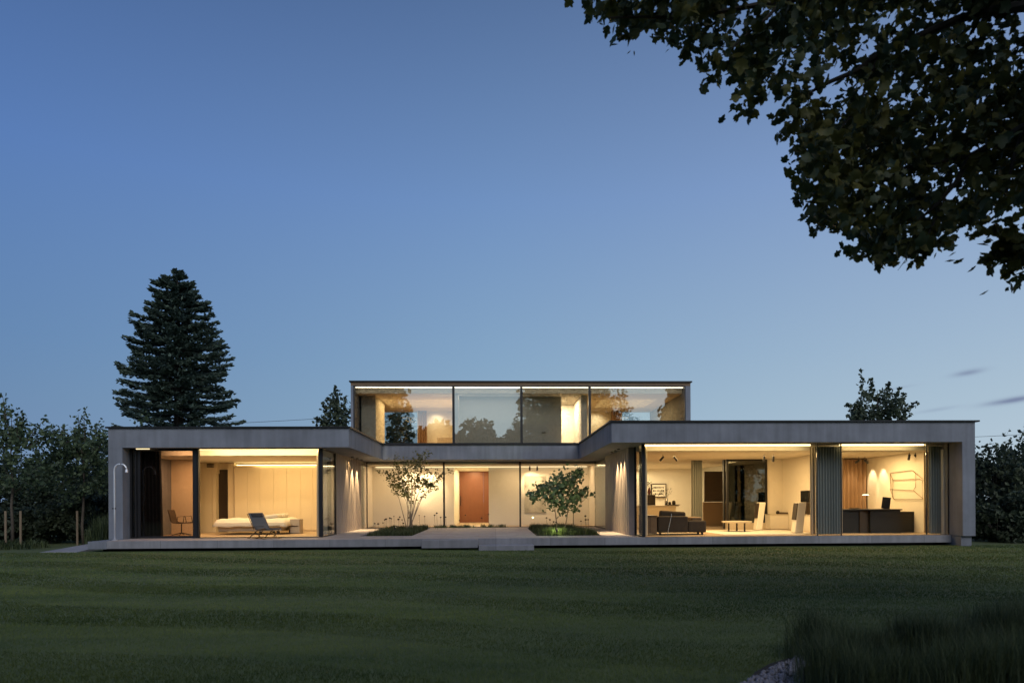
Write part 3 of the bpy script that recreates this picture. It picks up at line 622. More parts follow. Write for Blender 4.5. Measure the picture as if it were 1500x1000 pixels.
def office_chair():
    b = at(266, 781.5, 23.3); b.z = .006
    r = empty('office_chair', b - Vector((0, 0, 0)), 'thin-shelled swivel office chair with metal arms in the dressing room window', 'chair')
    def P(x, z, y=0): return Vector((b.x+x, b.y+y, b.z+z))
    for s in (-.23, .23):
        MB().tube([P(-.05, .44, s), P(-.02, .64, s), P(.22, .66, s), P(.26, .46, s)], .012, 6).build('armrest', 'dark_metal', r)
    m = MB(); pts = [P(-.36, .86), P(-.30, .66), P(-.27, .50), P(-.20, .43), P(.02, .41), P(.28, .43), P(.31, .42)]
    for a, c in zip(pts, pts[1:]):
        d_ = (c-a).normalized(); nn = Vector((-d_.z, 0, d_.x))*.03; W = Vector((0, .22, 0))
        m.add([a-W, c-W, c+W, a+W, a-W+nn, c-W+nn, c+W+nn, a+W+nn], [(0,3,2,1),(4,5,6,7),(0,1,5,4),(1,2,6,5),(2,3,7,6),(3,0,4,7)])
    m.build('seat_shell', 'seat_mesh', r)
    MB().tube([P(0, .40), P(0, .08)], .02, 8).build('column', 'dark_metal', r)
    m = MB()
    for k in range(4):
        a = k*math.pi/2+.2; m.tube([P(0, .10), P(math.cos(a)*.30, .03, math.sin(a)*.30)], [.02, .012], 6)
    m.build('base', 'dark_metal', r)
office_chair()
def bed():
    x0, x1 = X_(322, 24.2), X_(424, 24.2); y0, y1 = 23.7, 25.5
    r = empty('bed', ((x0+x1)/2, 24.5, .006), 'low wide bed with pale quilt in the lit bedroom', 'bed')
    MB().box(x0+.1, x1-.15, y0+.1, y1-.1, .12, .30).build('base', 'bed_base', r, bevel=.02)
    m = MB(); n = 26; k = 12
    V = []
    for j in range(k+1):
        for i in range(n+1):
            u = i/n; v = j/k; x = x0-.05+(x1-x0+.1)*u; y = y0-.06+(y1-y0+.12)*v
            e = min(u, 1-u)*n/2.2; g_ = min(v, 1-v)*k/1.6; h = .56-.26*math.exp(-3.2*min(e, g_)) + .012*math.sin(u*23+v*7)+.010*math.sin(v*19-u*9)
            V.append((x, y, h))
    F = [(j*(n+1)+i, j*(n+1)+i+1, (j+1)*(n+1)+i+1, (j+1)*(n+1)+i) for j in range(k) for i in range(n)]
    m.v = V; m.f = F; o = m.build('quilt', 'linen', r, smooth=True); s = o.modifiers.new('solid', 'SOLIDIFY'); s.thickness = .04
    MB().box(x0+.02, x1-.02, y0+.0, y1, .30, .45).build('mattress', 'linen', r, bevel=.05)
    for (x, y) in ((x0+1.5, y0+.2), (x1-.3, y0+.2), (x0+1.5, y1-.2), (x1-.3, y1-.2)): MB().box(x-.04, x+.04, y-.04, y+.04, .006, .12).build('leg', 'dark_door', r)
    MB().obox((x1-.55, 24.2, .62), (.45, .6, .14), Matrix.Rotation(R(-8), 3, 'Y')).build('pillow', 'linen', r, bevel=.05)
    MB().obox((x1-.55, 24.95, .62), (.45, .6, .14), Matrix.Rotation(R(-8), 3, 'Y')).build('pillow', 'linen', r, bevel=.05)
bed()
def nightstand():
    x0, x1 = X_(424.5, 24.3), X_(439, 24.3)
    r = empty('nightstand', ((x0+x1)/2, 24.4, .006), 'pale grey two-drawer nightstand beside the bed', 'nightstand')
    MB().box(x0, x1, 24.3, 24.7, .006, .52).build('body', 'nightstand_grey', r, bevel=.008)
    for z in (.04, .29): MB().box(x0+.012, x1-.012, 24.275, 24.3, z, z+.225).build('drawer', 'nightstand_grey', r)
    MB().box(x0+.06, x1-.06, 24.26, 24.275, .262, .285).build('handle', 'dark_door', r)
nightstand()
def shower():
    b = at(168, 791.5, 20.9); b.z = 0; top = Z_(176, 679, 20.9)
    r = empty('outdoor_shower', b, 'slender curved steel outdoor shower standing on the terrace by the left pier', 'shower')
    rad = (X_(186, 20.9)-X_(168, 20.9))/2; pts = [(b.x, 20.9, 0), (b.x, 20.9, .8), (b.x, 20.9, top-rad)]
    for k in range(1, 11):
        a = math.pi*(1-k/10*.97); pts.append((b.x+rad+rad*math.cos(a), 20.9, top-rad+rad*math.sin(a)))
    MB().tube(pts, .022, 10).build('pipe', 'steel', r, smooth=True)
    e = Vector(pts[-1]); MB().tube([e, e-Vector((0, 0, .09))], [.03, .042], 12).build('shower_head', 'steel', r)
    MB().lathe((b.x, 20.9, 0), [(.08, 0), (.08, .012), (.03, .02)], 16).build('base_plate', 'steel', r)
    MB().tube([(b.x-.06, 20.9, .95), (b.x+.04, 20.9, .95)], .02, 8).build('tap', 'dark_metal', r)
shower()
def sofa():
    y0 = 21.5; xa_, xb_ = 4.75, X_(1036, 21.7)
    r = empty('sofa', (6, 22.2, .006), 'dark brown low sofa seen from behind in the living room', 'sofa')
    xm = X_(1008, 21.5)
    MB().box(X_(964, y0), xm, y0, y0+.22, .08, .60).build('backrest', 'sofa_fabric', r, bevel=.04)
    MB().box(X_(964, y0), X_(1035, y0), y0+.225, y0+1.1, .08, .44).build('seat', 'sofa_fabric', r, bevel=.04)
    MB().box(xm+.01, X_(1035, y0), y0+.02, y0+.22, .08, .46).build('chaise', 'sofa_fabric', r, bevel=.05)
    MB().box(xm+.2, X_(1035, y0)-.05, y0+.3, y0+.9, .445, .56).build('cushion', 'sofa_back', r, bevel=.04)
    for x in (X_(968, y0), X_(1030, y0), X_(1024, y0)): MB().box(x-.03, x+.03, y0+.1, y0+.16, .006, .08).build('leg', 'black_metal', r)
    # throw pillows showing above the back
    MB().obox((X_(984, 22), 21.95, .64), (.85, .2, .24), Matrix.Rotation(R(4), 3, 'Y')).build('cushion', 'sofa_fabric', r, bevel=.06)
    c = empty('sideboard', (5.1, 21.6, .006), 'tan brown low cabinet at the left end behind the sofa', 'sideboard')
    MB().box(X_(943, y0), X_(963, y0)-.01, y0+.03, y0+.8, .05, .60).build('body', 'sofa_back', c, bevel=.01)
    MB().box(X_(943, y0)-.0, X_(963, y0)+.0, y0, y0+.85, .602, .63).build('top', 'island_dark', c)
    MB().box(X_(952, y0), X_(952.6, y0), y0+.02, y0+.029, .08, .58).build('door_gap', 'ink', c)
    f = MB().tube([(X_(976, 21.4), 21.3, .01), (X_(984, 21.4), 21.42, .68)], .010, 6).build('leaning_rod', 'chrome'); tag(f, 'thin pale metal rod leaning on the back of the sofa', 'rod')
sofa()
def island():
    r = empty('kitchen_island', (6.6, 27, .006), 'pale topped kitchen island behind the sofa', 'kitchen island')
    y = 27.0
    MB().box(4.9, X_(990, y), y, y+.9, .02, .86).build('body', 'cabinet_front', r); MB().box(4.85, X_(994, y), y-.05, y+.95, .862, .91).build('top', 'stone_top', r, bevel=.008)
    k = MB().box(X_(943, 28.5), X_(960, 28.5), 28.5, 28.9, .91+.0, 1.35).build('kitchen_block', 'dark_door'); tag(k, 'dark brown box unit at the left of the kitchen counter', 'cabinet')
    k.location.z = 0
    MB().box(X_(941, 28.2), X_(992, 28.2), 28.45, 29.1, .02, .909).build('rear_counter', 'cabinet_front', r)
    t = MB().lathe((X_(985, y+.3), y+.3, .911), [(.26, 0), (.34, .035), (.30, .035), (.24, .012)], 20).build('tray', 'dark_door'); tag(t, 'dark low tray lying on the kitchen island', 'tray')
    for i, (p, s, lab) in enumerate(((981, 1.0, 'left small dark jar on the island tray'), (987, 1.35, 'right larger dark jar on the island tray'))):
        t = MB().lathe((X_(p, y+.3), y+.3, .93), [(.04*s, 0), (.06*s, .04*s), (.05*s, .11*s), (.02*s, .13*s)], 12).build('jar', 'dark_door', smooth=True); tag(t, lab, 'jar')
island()
def flower_vase(px, Y, z0, h, mt, leafm, label, cat='vase', fl=60, sp=.16):
    x = X_(px, Y); r = empty('flower_vase', (x, Y, z0), label, cat)
    MB().lathe((x, Y, z0), [(.05, 0), (.075, h*.2), (.05, h*.42), (.035, h*.5), (.045, h*.55)], 14).build('vase', mt, r, smooth=True)
    pts = np.array([x, Y, z0+h*.85]) + rng.normal(size=(fl, 3))*np.array([sp*.6, sp*.6, h*.16]); V, F = leaves(pts, .05, shape='quad'); npmesh('leaves', V, F, leafm, r)
    m = MB()
    for k in range(5): q = pts[k]; m.tube([(x, Y, z0+h*.5), tuple(q)], .004, 4)
    m.build('stem', 'stem_brown', r)
SHAPES = {'quad': np.array([(0, -.5), (.38, -.05), (0, .6), (-.38, -.05)]),
 'maple': np.array([(0, -.42), (.20, -.34), (.40, -.24), (.36, -.08), (.54, .10), (.40, .20), (.26, .20), (.20, .40), (0, .60), (-.20, .40), (-.26, .20), (-.40, .20), (-.54, .10), (-.36, -.08), (-.40, -.24), (-.20, -.34)])}
def leaves(pts, size, shape='quad', droop=0.0, jitter=.35, flat=0.0):
    n = len(pts); sh = SHAPES[shape]; k = len(sh)
    nz = rng.normal(size=(n, 3)); nz[:, 2] += flat; nz /= np.linalg.norm(nz, axis=1)[:, None]
    t = rng.normal(size=(n, 3)); t[:, 2] -= droop; t -= (t*nz).sum(1)[:, None]*nz; t /= np.linalg.norm(t, axis=1)[:, None]
    b = np.cross(nz, t); s = size*(1+rng.uniform(-jitter, jitter, n))
    V = pts[:, None, :] + s[:, None, None]*(sh[None, :, 0, None]*b[:, None, :] + sh[None, :, 1, None]*t[:, None, :])
    if k == 4: return V.reshape(-1, 3), np.arange(n*4).reshape(-1, 4)
    V = np.concatenate([V, pts[:, None, :]], axis=1)   # centre vertex
    V[:, -1] += nz*s[:, None]*.14
    F = []
    for i in range(k): F.append(np.stack([np.arange(n)*(k+1)+i, np.arange(n)*(k+1)+(i+1) % k, np.arange(n)*(k+1)+k], 1))
    return V.reshape(-1, 3), np.vstack(F)
flower_vase(951, 28.6, 1.352, .55, 'red_vase', 'dark_leaf', 'dark red vase with flowers on the kitchen cabinet', fl=50)
flower_vase(976, 27.5, .912, .62, 'clear_vase' if 'clear_vase' in MATS else 'chrome', 'green_leaf', 'small vase with green sprigs on the kitchen island', fl=46, sp=.22)
def framed_picture():
    y = 32.9; x0, x1 = X_(954, y), X_(976, y); z0, z1 = Z_(965, 728, y), Z_(965, 708, y)
    r = empty('framed_picture', ((x0+x1)/2, y, z0), 'dark framed picture with rows of small ink marks on the kitchen wall', 'picture')
    MB().box(x0+.04, x1-.04, y-.02, y+.09, z0+.04, z1-.04).build('print', 'white_lacquer', r)
    m = MB(); m.box(x0, x0+.04, y-.04, y+.09, z0, z1); m.box(x1-.04, x1, y-.04, y+.09, z0, z1); m.box(x0+.04, x1-.04, y-.04, y+.09, z0, z0+.04); m.box(x0+.04, x1-.04, y-.04, y+.09, z1-.04, z1); m.build('frame', 'ink', r)
    m = MB(); rd = random.Random(3)
    for row in range(3):
        z = z1-.16-row*(z1-z0-.2)/3.0; x = x0+.09
        while x < x1-.14:
            w_ = rd.uniform(.02, .07); h_ = rd.uniform(.02, .09); m.box(x, x+w_, y-.024, y-.0205, z-h_/2-.03, z+h_/2-.03); x += w_+rd.uniform(.0, .03)
    m.build('ink_marks', 'ink', r)
framed_picture()
def coffee_table():
    c = at(1079, 777, 23.4); Y = 23.4
    x = X_(1079, Y); r = empty('coffee_table', (x, Y, .006), 'round pale coffee table on a thin pedestal in the living room', 'coffee table')
    rad = (X_(1100, Y)-X_(1058, Y))/2; zt_ = Z_(1079, 763, Y)
    MB().lathe((x, Y, 0), [(rad*.93, zt_-.05), (rad, zt_-.03), (rad, zt_), (rad*.98, zt_+.005)], 32).build('top', 'stone_top', r, smooth=False)
    for k in range(3):
        a = k*2.1+3.3; MB().tube([(x+math.cos(a)*rad*.6, Y+math.sin(a)*rad*.6, .006), (x+math.cos(a)*rad*.6, Y+math.sin(a)*rad*.6, zt_-.05)], .03, 8).build('leg', 'dark_door', r)
coffee_table()
rg = MB().box(X_(1040, 22.6), X_(1180, 22.6), 21.2, 24.6, .0062, .02).build('rug', 'linen'); tag(rg, 'pale flat rug under the round coffee table', 'rug')
def loudspeaker(pxb, pxt, Y, w_px, ytop, label, darkside=-1):
    """tall slab speaker leaning slightly, with a dark side driver panel"""
    xb = X_(pxb, Y); xt = X_(pxt, Y); W = (w_px/1000)*Y; z1 = Z_(pxt, ytop, Y)
    r = empty('loudspeaker', (xb, Y, .006), label, 'loudspeaker', 'tall white slab loudspeakers')
    D = .32
    MB().add([(xb-W/2, Y-D/2, .03), (xb+W/2, Y-D/2, .03), (xb+W/2, Y+D/2, .03), (xb-W/2, Y+D/2, .03), (xt-W/2, Y-D/2, z1), (xt+W/2, Y-D/2, z1), (xt+W/2, Y+D/2, z1), (xt-W/2, Y+D/2, z1)],
             [(0,3,2,1),(4,5,6,7),(0,1,5,4),(1,2,6,5),(2,3,7,6),(3,0,4,7)]).build('cabinet', 'white_lacquer', r, bevel=.02)
    a = .45; xa_ = xb+(xt-xb)*a; s = -1
    MB().add([(xa_-W/2-.035, Y-D/2+.02, z1*a), (xa_-W/2-.003, Y-D/2+.02, z1*a), (xa_-W/2-.003, Y+D/2-.02, z1*a), (xa_-W/2-.035, Y+D/2-.02, z1*a),
              (xt-W/2-.035, Y-D/2+.02, z1*.98), (xt-W/2-.003, Y-D/2+.02, z1*.98), (xt-W/2-.003, Y+D/2-.02, z1*.98), (xt-W/2-.035, Y+D/2-.02, z1*.98)],
             [(0,3,2,1),(4,5,6,7),(0,1,5,4),(1,2,6,5),(2,3,7,6),(3,0,4,7)]).build('driver_panel', 'dark_door', r)
    MB().box(xb-W/2-.02, xb+W/2+.02, Y-D/2-.02, Y+D/2+.02, .006, .029).build('foot', 'chrome', r)
loudspeaker(1109.5, 1115, 24.2, 9, 735.5, 'tall white slab loudspeaker before the dark rear window'); loudspeaker(1167, 1172.5, 21.9, 12, 735.5, 'tall white slab loudspeaker before the pale living room wall')
def hifi():
    r = empty('console', (11, 24.9, .006), 'low pale media console along the living room rear wall', 'console')
    MB().box(X_(1126, 25), XP-.01, 24.85, 25.35, .02, .55).build('body', 'white_lacquer', r, bevel=.008); MB().box(X_(1126, 25)-.01, XP-.008, 24.83, 25.36, .552, .575).build('top', 'stone_top', r)
    t = empty('turntable', (X_(1148, 25.1), 25.1, .577), 'thin record player on the media console', 'turntable')
    x = X_(1149, 25.1); MB().box(x-.25, x+.25, 24.92, 25.28, .578, .64).build('plinth', 'island_dark', t, bevel=.01); MB().lathe((x-.03, 25.1, .641), [(.15, 0), (.15, .012)], 20).build('platter', 'chrome', t)
    MB().tube([(x+.18, 25.22, .64), (x+.18, 25.22, .69), (x+.08, 24.98, .665)], .008, 6).build('tone_arm', 'chrome', t)
    b = MB().lathe((X_(1138.5, 25.1), 25.05, .577), [(.03, 0), (.07, .04), (.06, .10), (.02, .13)], 12).build('bowl', 'dark_door', smooth=True); tag(b, 'small dark round bowl on the console left of the record player', 'bowl')
    # dark panel speakers hung on the partition wall
    for (y, z0, z1, mt, lab) in ((23.9, 1.02, 1.42, 'screen_black', 'black flat panel hung high on the partition wall'), (23.9, .60, 1.0, 'dark_door', 'dark red brown flat panel hung below the black panel')):
        p = MB().box(XP-.06, XP-.002, y-.75, y-.15, z0, z1).build('wall_panel', mt); tag(p, lab, 'panel')
hifi()
def study():
    y = 21.9; zt_ = Z_(1290, 747, y); xl, xr = X_(1234, y), X_(1353, y)
    r = empty('desk', ((xl+xr)/2, y, .006), 'long black desk with angled front in the study', 'desk')
    MB().prism([(xl-.3, y), (X_(1263, y), y-.05), (X_(1274, y), y-.22), (X_(1318, y), y-.15), (X_(1318, y), y+.8), (xl-.3, y+.9)], zt_, zt_+.04).build('top', 'desk_black', r, bevel=.005)
    MB().box(xl-.3, X_(1259.5, y), y+.05, y+.7, .006, zt_-.002).build('drawer_unit', 'desk_black', r)
    MB().box(X_(1259.5, y)+.002, X_(1272, y), y+.0, y+.7, .006, zt_-.002).build('drawer_unit', 'desk_brown', r)
    MB().box(X_(1272, y)+.002, X_(1316, y), y-.12, y+.7, .006, zt_-.002).build('drawer_unit', 'desk_black', r)
    s = empty('low_cabinet', (xr, 22.4, .006), 'low black cabinet right of the desk in the study', 'cabinet')
    MB().box(X_(1316, y)+.05, 13.86, 22.1, 22.7, .006, zt_-.08).build('body', 'desk_black', s, bevel=.005)
    MB().box(X_(1316, y)+.04, 13.87, 22.09, 22.71, zt_-.078, zt_-.055).build('top', 'desk_black', s)
    c = X_(1298, 22.2); mo = empty('monitor', (c, 22.2, zt_+.04), 'black computer monitor turned away on the study desk', 'monitor')
    MB().obox((c, 22.2, zt_+.24), (.25, .03, .38), Matrix.Rotation(R(8), 3, 'Y') @ Matrix.Rotation(R(-35), 3, 'Z')).build('screen', 'screen_black', mo, bevel=.005)
    MB().box(c-.08, c+.08, 22.15, 22.35, zt_+.041, zt_+.055).build('stand', 'black_metal', mo)
    l = X_(1268, 22.3); dl = empty('desk_lamp', (l, 22.3, zt_+.04), 'slim lit desk lamp with flat disc shade on the study desk', 'lamp')
    zd = Z_(1270, 724, 22.3)
    MB().tube([(l+.06, 22.3, zt_+.04), (l+.06, 22.3, zd)], .008, 6).build('pole', 'chrome', dl); MB().lathe((l, 22.3, zd), [(.13, 0), (.13, .012), (.05, .035)], 20).build('lamp_shade', 'dark_metal', dl)
    MB().lathe((l, 22.3, zd-.012), [(.10, 0), (.10, .008)], 16).build('bulb_disc', 'lamp_glow', dl); MB().lathe((l+.06, 22.3, zt_+.041), [(.08, 0), (.08, .012)], 16).build('base', 'chrome', dl)
    MB().tube([(l+.06, 22.3, zt_+.05), (l-.07, 22.3, zt_+.06), (l-.07, 22.3, zd-.1)], .006, 6).build('arm', 'chrome', dl)
    st = MB().tube([(X_(1270, 24.3), 24.3, .01), (X_(1270, 24.3), 24.3, 2.5)], .012, 6).build('slim_pole', 'brass'); tag(st, 'slim vertical brass pole before the study rear curtain', 'pole')
    k = MB().lathe((X_(1252, 22.4), 22.4, zt_+.041), [(.10, 0), (.22, .03), (.20, .035), (.02, .02)], 18).build('bowl', 'desk_black'); tag(k, 'flat black bowl on the left of the study desk', 'bowl')
    # wire art on the right side wall (plane X = 13.89)
    a = empty('wall_art', (13.87, 22.6, 1.1), 'thin metal line sculpture of overlapping rectangles on the study wall', 'wall art')
    def W(px, py):
        d = ray(px, py); t = 13.82/d.x; return Vector((13.82, d.y*t, ZC+d.z*t))
    rings = [[(1304, 692.5), (1336, 688.5), (1341, 693), (1341, 713), (1338, 718), (1305, 716.5), (1304, 692.5)],
             [(1308, 703), (1346, 701), (1351, 703), (1351, 731), (1310, 731), (1307, 727), (1308, 703)]]
    for rg_ in rings: MB().tube([W(*p) for p in rg_], .009, 6).build('rectangle', 'brass', a)
    for s_, e_ in (((1337, 689), (1351, 701)), ((1338, 718), (1352, 730)), ((1304, 716), (1309, 730)), ((1304, 693), (1308, 703))): MB().tube([W(*s_), W(*e_)], .008, 6).build('link_rod', 'brass', a)
study()
hall_pic = MB().box(X_(768.5, WH), X_(800, WH), WH-.05, WH-.002, Z_(784, 750, WH), Z_(784, 697, WH)).build('hall_picture', 'picture_pale', bevel=.004); tag(hall_pic, 'large pale frameless picture on the hall wall behind the right tree', 'picture')
def upper_bits():
    b = MB().box(X_(641, 32.5), X_(664, 32.5), 32.5, 32.7, UZ0+.022, Z_(650, 640.5, 32.5)).build('headboard', 'nightstand_grey', bevel=.02); tag(b, 'beige headboard at the right of the upper left room', 'headboard')
upper_bits()

# ------------------------------------------------------------------ trees
def tree_skel(base, h, spread, n_br, seed, r0, mt, parent, crown_c, crown_r, low=.35, name='trunk'):
    rd = random.Random(seed); m = MB(); base = Vector(base); top = base+Vector((rd.uniform(-.1, .1)*spread, rd.uniform(-.1, .1)*spread, h*.92))
    pts = [base.lerp(top, t)+Vector((rd.uniform(-1, 1), rd.uniform(-1, 1), 0))*spread*.03*(1 if 0 < t < 1 else 0) for t in (0, .15, .3, .45, .6, .8, 1)]
    m.tube(pts, [r0*1.25, r0, r0*.9, r0*.75, r0*.55, r0*.3, r0*.08], 8)
    tips = []
    for k in range(n_br):
        t = low+(1-low)*(k+.5)/n_br*.95; i = min(int(t*6), 5); s = base.lerp(top, t)
        a = k*2.4+rd.uniform(-.4, .4); u = 1-abs(t-.5)*1.0
        e = Vector(crown_c)+Vector((math.cos(a)*crown_r[0], math.sin(a)*crown_r[1], (t-.45)*2*crown_r[2]*rd.uniform(.6, 1)))*rd.uniform(.7, .95)
        mid = s.lerp(e, .5)+Vector((0, 0, rd.uniform(-.05, .12)*spread)); rb = r0*.35*(1-t*.6)
        m.tube([s, s.lerp(mid, .5), mid, e], [rb, rb*.8, rb*.55, rb*.15], 6); tips.append((s, mid, e))
        for q in range(3):
            p = mid.lerp(e, rd.uniform(0, .8)); e2 = p+Vector((rd.uniform(-1, 1), rd.uniform(-1, 1), rd.uniform(-.3, .8)))*spread*.22
            m.tube([p, e2], [rb*.4, rb*.1], 5); tips.append((p, p.lerp(e2, .5), e2))
    m.build(name, mt, parent, smooth=True)
    return tips
def crown_pts(c, r, n, seed, clump=.55, thr=.48, hollow=.35, up=0):
    g_ = np.random.default_rng(seed); out_ = []; tot = 0; c = np.array(c); r = np.array(r)
    while tot < n:
        p = g_.normal(size=(n, 3)); p /= np.linalg.norm(p, axis=1)[:, None]; rad = g_.uniform(hollow, 1.0, n)**(1/2.0)
        nn = fbm(p*2.2, .9, seed+5); rad = rad*(.72+.5*np.clip(nn, 0, 1)); q = c + p*rad[:, None]*r
        f = fbm(q, 1/clump, seed+9); q = q[f > thr]; out_.append(q); tot += len(q)
        if len(out_) > 30: break
    return np.vstack(out_)[:n]
def tree(name, base, h, crown_c, crown_r, n, leaf, lm, bm, label, seed, group=None, n_br=9, r0=.12, clump=.5, thr=.48, shape='quad', cat='tree', low=.35, extra=None, hollow=.35, tipn=0):
    r = empty(name, base, label, cat, group)
    tips = tree_skel(base, h, max(crown_r), n_br, seed, r0, bm, r, crown_c, crown_r, low)
    P = [crown_pts(crown_c, crown_r, n, seed, clump, thr, hollow)]
    if tipn:
        g_ = np.random.default_rng(seed+1)
        for (a, b, c) in tips:
            t = g_.uniform(.3, 1.08, tipn)[:, None]; P.append(np.array(b)*(1-t)+np.array(c)*t + g_.normal(size=(tipn, 3))*max(crown_r)*.06)
    if extra is not None: P.append(extra)
    V, F = leaves(np.vstack(P), leaf, shape); npmesh('crown', V, F, lm, r)
    return r
# young trees on the left with stakes
def gp(px, Y, z=LZ): return (X_(px, Y), Y, z)
def young(px, Y, ytop, halfw, ybot, label, seed, n=2600):
    b = gp(px, Y); zt_ = Z_(px, ytop, Y); zb = Z_(px, ybot, Y); W = halfw/1000*Y; top = zt_
    ex = []
    g_ = np.random.default_rng(seed)
    # several upright leaders that stick out of the crown top
    r = tree('young_tree', b, top-LZ, (b[0], Y, zb+(zt_-zb)*.40), (W, W, (zt_-zb)*.40), n, .11, 'green_leaf', 'bark', label, seed, 'young staked trees on the left', 10, .045, .34, .44, low=.35, tipn=22)
    ps = []
    m = MB()
    for k in range(9):
        a = k/4-1+g_.uniform(-.1, .1); s = np.array([b[0]+a*W*.3, Y, zb+(zt_-zb)*.5]); e = np.array([b[0]+a*W*.85, Y+g_.uniform(-.4, .4), zt_-abs(a)*.55*W-g_.uniform(0, .35)])
        t = g_.uniform(0, 1, 80)[:, None]; ps.append(s*(1-t)+e*t+g_.normal(size=(80, 3))*.085); m.tube([tuple(s), tuple(e)], [.02, .006], 5)
    m.build('branch', 'bark', r)
    V, F = leaves(np.vstack(ps), .12, 'quad'); npmesh('leaves', V, F, 'green_leaf', r)
young(18, 22.6, 578, 62, 735, 'young staked tree at the far left edge', 11, 2000); young(122, 24.0, 597, 48, 745, 'young tree right of the leftmost one, close to the left pier', 12, 1700)
for px, lab in ((8, 'leftmost wooden stake beside the young tree trunk'), (30, 'wooden stake right of the leftmost young tree trunk'), (113, 'wooden stake left of the second young tree trunk')):
    Y = 22.3 if px < 50 else 23.8; s = MB().tube([gp(px, Y, LZ-.1), (X_(px, Y), Y, Z_(px, 748, Y))], .035, 8).build('tree_stake', 'stake_wood'); tag(s, lab, 'stake', 'wooden tree stakes on the left')
# shrubs and taller background trees on the left
def shrub(px, Y, ytop, hw, label, seed, n=2500, lm='dark_leaf', leaf=.12, group='dense shrubs behind the left lawn', thr=.42, depth=1.2, name='shrub', cat='shrub'):
    x = X_(px, Y); zt_ = Z_(px, ytop, Y); W = hw/1000*Y; h = zt_-LZ
    ytop += 8
    r = empty(name, (x, Y, LZ), label, cat, group)
    P = crown_pts((x, Y, LZ+h*.5), (W, depth, h*.5), n, seed, .45, thr, .25); P[:, 2] = np.maximum(P[:, 2], LZ+.03)
    V, F = leaves(P, leaf); npmesh('foliage', V, F, lm, r)
    m = MB(); rd = random.Random(seed)
    for k in range(5): m.tube([(x+rd.uniform(-.1, .1), Y, LZ-.05), (x+rd.uniform(-.6, .6)*W, Y+rd.uniform(-.4, .4), LZ+h*.7)], [.03, .008], 5)
    m.build('stem', 'dark_bark', r)
L_ = [(-25, 27, 665, 60, 'dark shrub cut by the left photo edge'), (38, 27.5, 668, 52, 'broad dark shrub behind the leftmost young tree'), (88, 28.5, 655, 45, 'dark shrub between the two young trees'),
      (140, 27.5, 652, 40, 'tall dark shrub just left of the house'), (70, 24.8, 735, 42, 'low dark shrub in front of the tall shrubs'), (10, 24.5, 742, 40, 'low dark shrub at the foot of the leftmost tree'), (135, 25.3, 715, 30, 'mid-high dark shrub beside the left house wall'),
      (165, 31, 668, 45, 'dark shrub partly hidden behind the left house corner')]
for i, (px, Y, yt, hw, lab) in enumerate(L_): shrub(px, Y, yt, hw, lab, 30+i, 4200)
for i, (px, Y, yt, hw, lab) in enumerate([(-70, 40, 668, 70, 'far dark tree beyond the left shrubs at the edge'), (70, 42, 672, 60, 'far dark tree behind the young trees')]): shrub(px, Y, yt, hw, lab, 50+i, 5000, leaf=.2, depth=3, name='background_tree', cat='tree', group='far trees on the left')
# right side hedge trees
Rr = [(1452, 23.5, 652, 30, 'dark leafy bush touching the right house corner'), (1490, 24.5, 645, 30, 'dark leafy bush at the right photo edge'), (1530, 23.0, 640, 40, 'dark bush cut by the right photo edge'), (1462, 21.8, 735, 34, 'low dark bush at the foot of the right hedge'), (1500, 21.5, 720, 30, 'low dark bush at the bottom right of the hedge'),
      (1440, 27, 660, 35, 'dark bush behind the right house wall')]
for i, (px, Y, yt, hw, lab) in enumerate(Rr): shrub(px, Y, yt, hw, lab, 60+i, 4200, leaf=.13, group='dark bushes right of the house')
shrub(1508, 26, 612, 26, 'taller tree top rising over the right bushes at the photo edge', 71, 2200, leaf=.15, name='background_tree', cat='tree', group=None, depth=1.3)
# tree behind the roof, right
def leaders(Y, pts, n, s, seed):
    g_ = np.random.default_rng(seed); out_ = []
    for (ax, ay, bx, by) in pts:
        a = np.array(at(ax, ay, Y)); b = np.array(at(bx, by, Y)); t = g_.uniform(0, 1.02, n)[:, None]; out_.append(a*(1-t)+b*t+g_.normal(size=(n, 3))*s*(1.25-t))
    return np.vstack(out_)
ex1 = leaders(46, [(1270, 600, 1261, 543), (1280, 600, 1276, 556), (1295, 600, 1302, 560), (1310, 605, 1326, 577), (1315, 610, 1342, 590), (1262, 610, 1240, 592), (1300, 610, 1318, 568)], 90, .22, 8)
ex2 = leaders(44, [(490, 620, 491, 567), (492, 620, 507, 580), (488, 620, 472, 590), (492, 625, 514, 600), (486, 628, 462, 612)], 80, .2, 9)
c = at(1285, 600, 46); tree('background_tree', (c.x, 46, LZ), c.z+2.4, (c.x, 46, c.z-.9), (2.3, 2.0, 2.2), 2400, .24, 'dark_leaf', 'dark_bark', 'rounded dark tree rising behind the right roof', 81, 'trees behind the house', 12, .18, .55, .46, tipn=8, extra=ex1)
c2 = at(1275, 560, 46); 
c = at(492, 612, 44); tree('background_tree', (c.x, 44, LZ), c.z+2.2, (c.x, 44, c.z-1.0), (1.1, 1.1, 2.4), 1500, .22, 'dark_leaf', 'dark_bark', 'dark tree behind the left roof next to the upper storey', 83, 'trees behind the house', 9, .15, .5, .45, tipn=6, extra=ex2)
c = at(585, 640, 38); tree('small_tree', (c.x, 38, LZ), c.z+1.0, (c.x, 38, c.z+.1), (.75, .7, 1.5), 420, .24, 'dark_leaf', 'bark', 'small dark tree seen through the rear window of the upper left room', 84, None, 8, .08, .4, .45, tipn=6)
# the garden outside the rear living room glass
shrub(1095, 29.5, 660, 26, 'garden bush seen through the dark rear window of the living room', 90, 2600, 'green_leaf', .13, None)
sp_ = spot('garden_uplight_beam', (9.9, 28.0, -.2), (10.6, 29.6, 2.2), 30, 70, .6, (.75, .9, .8))
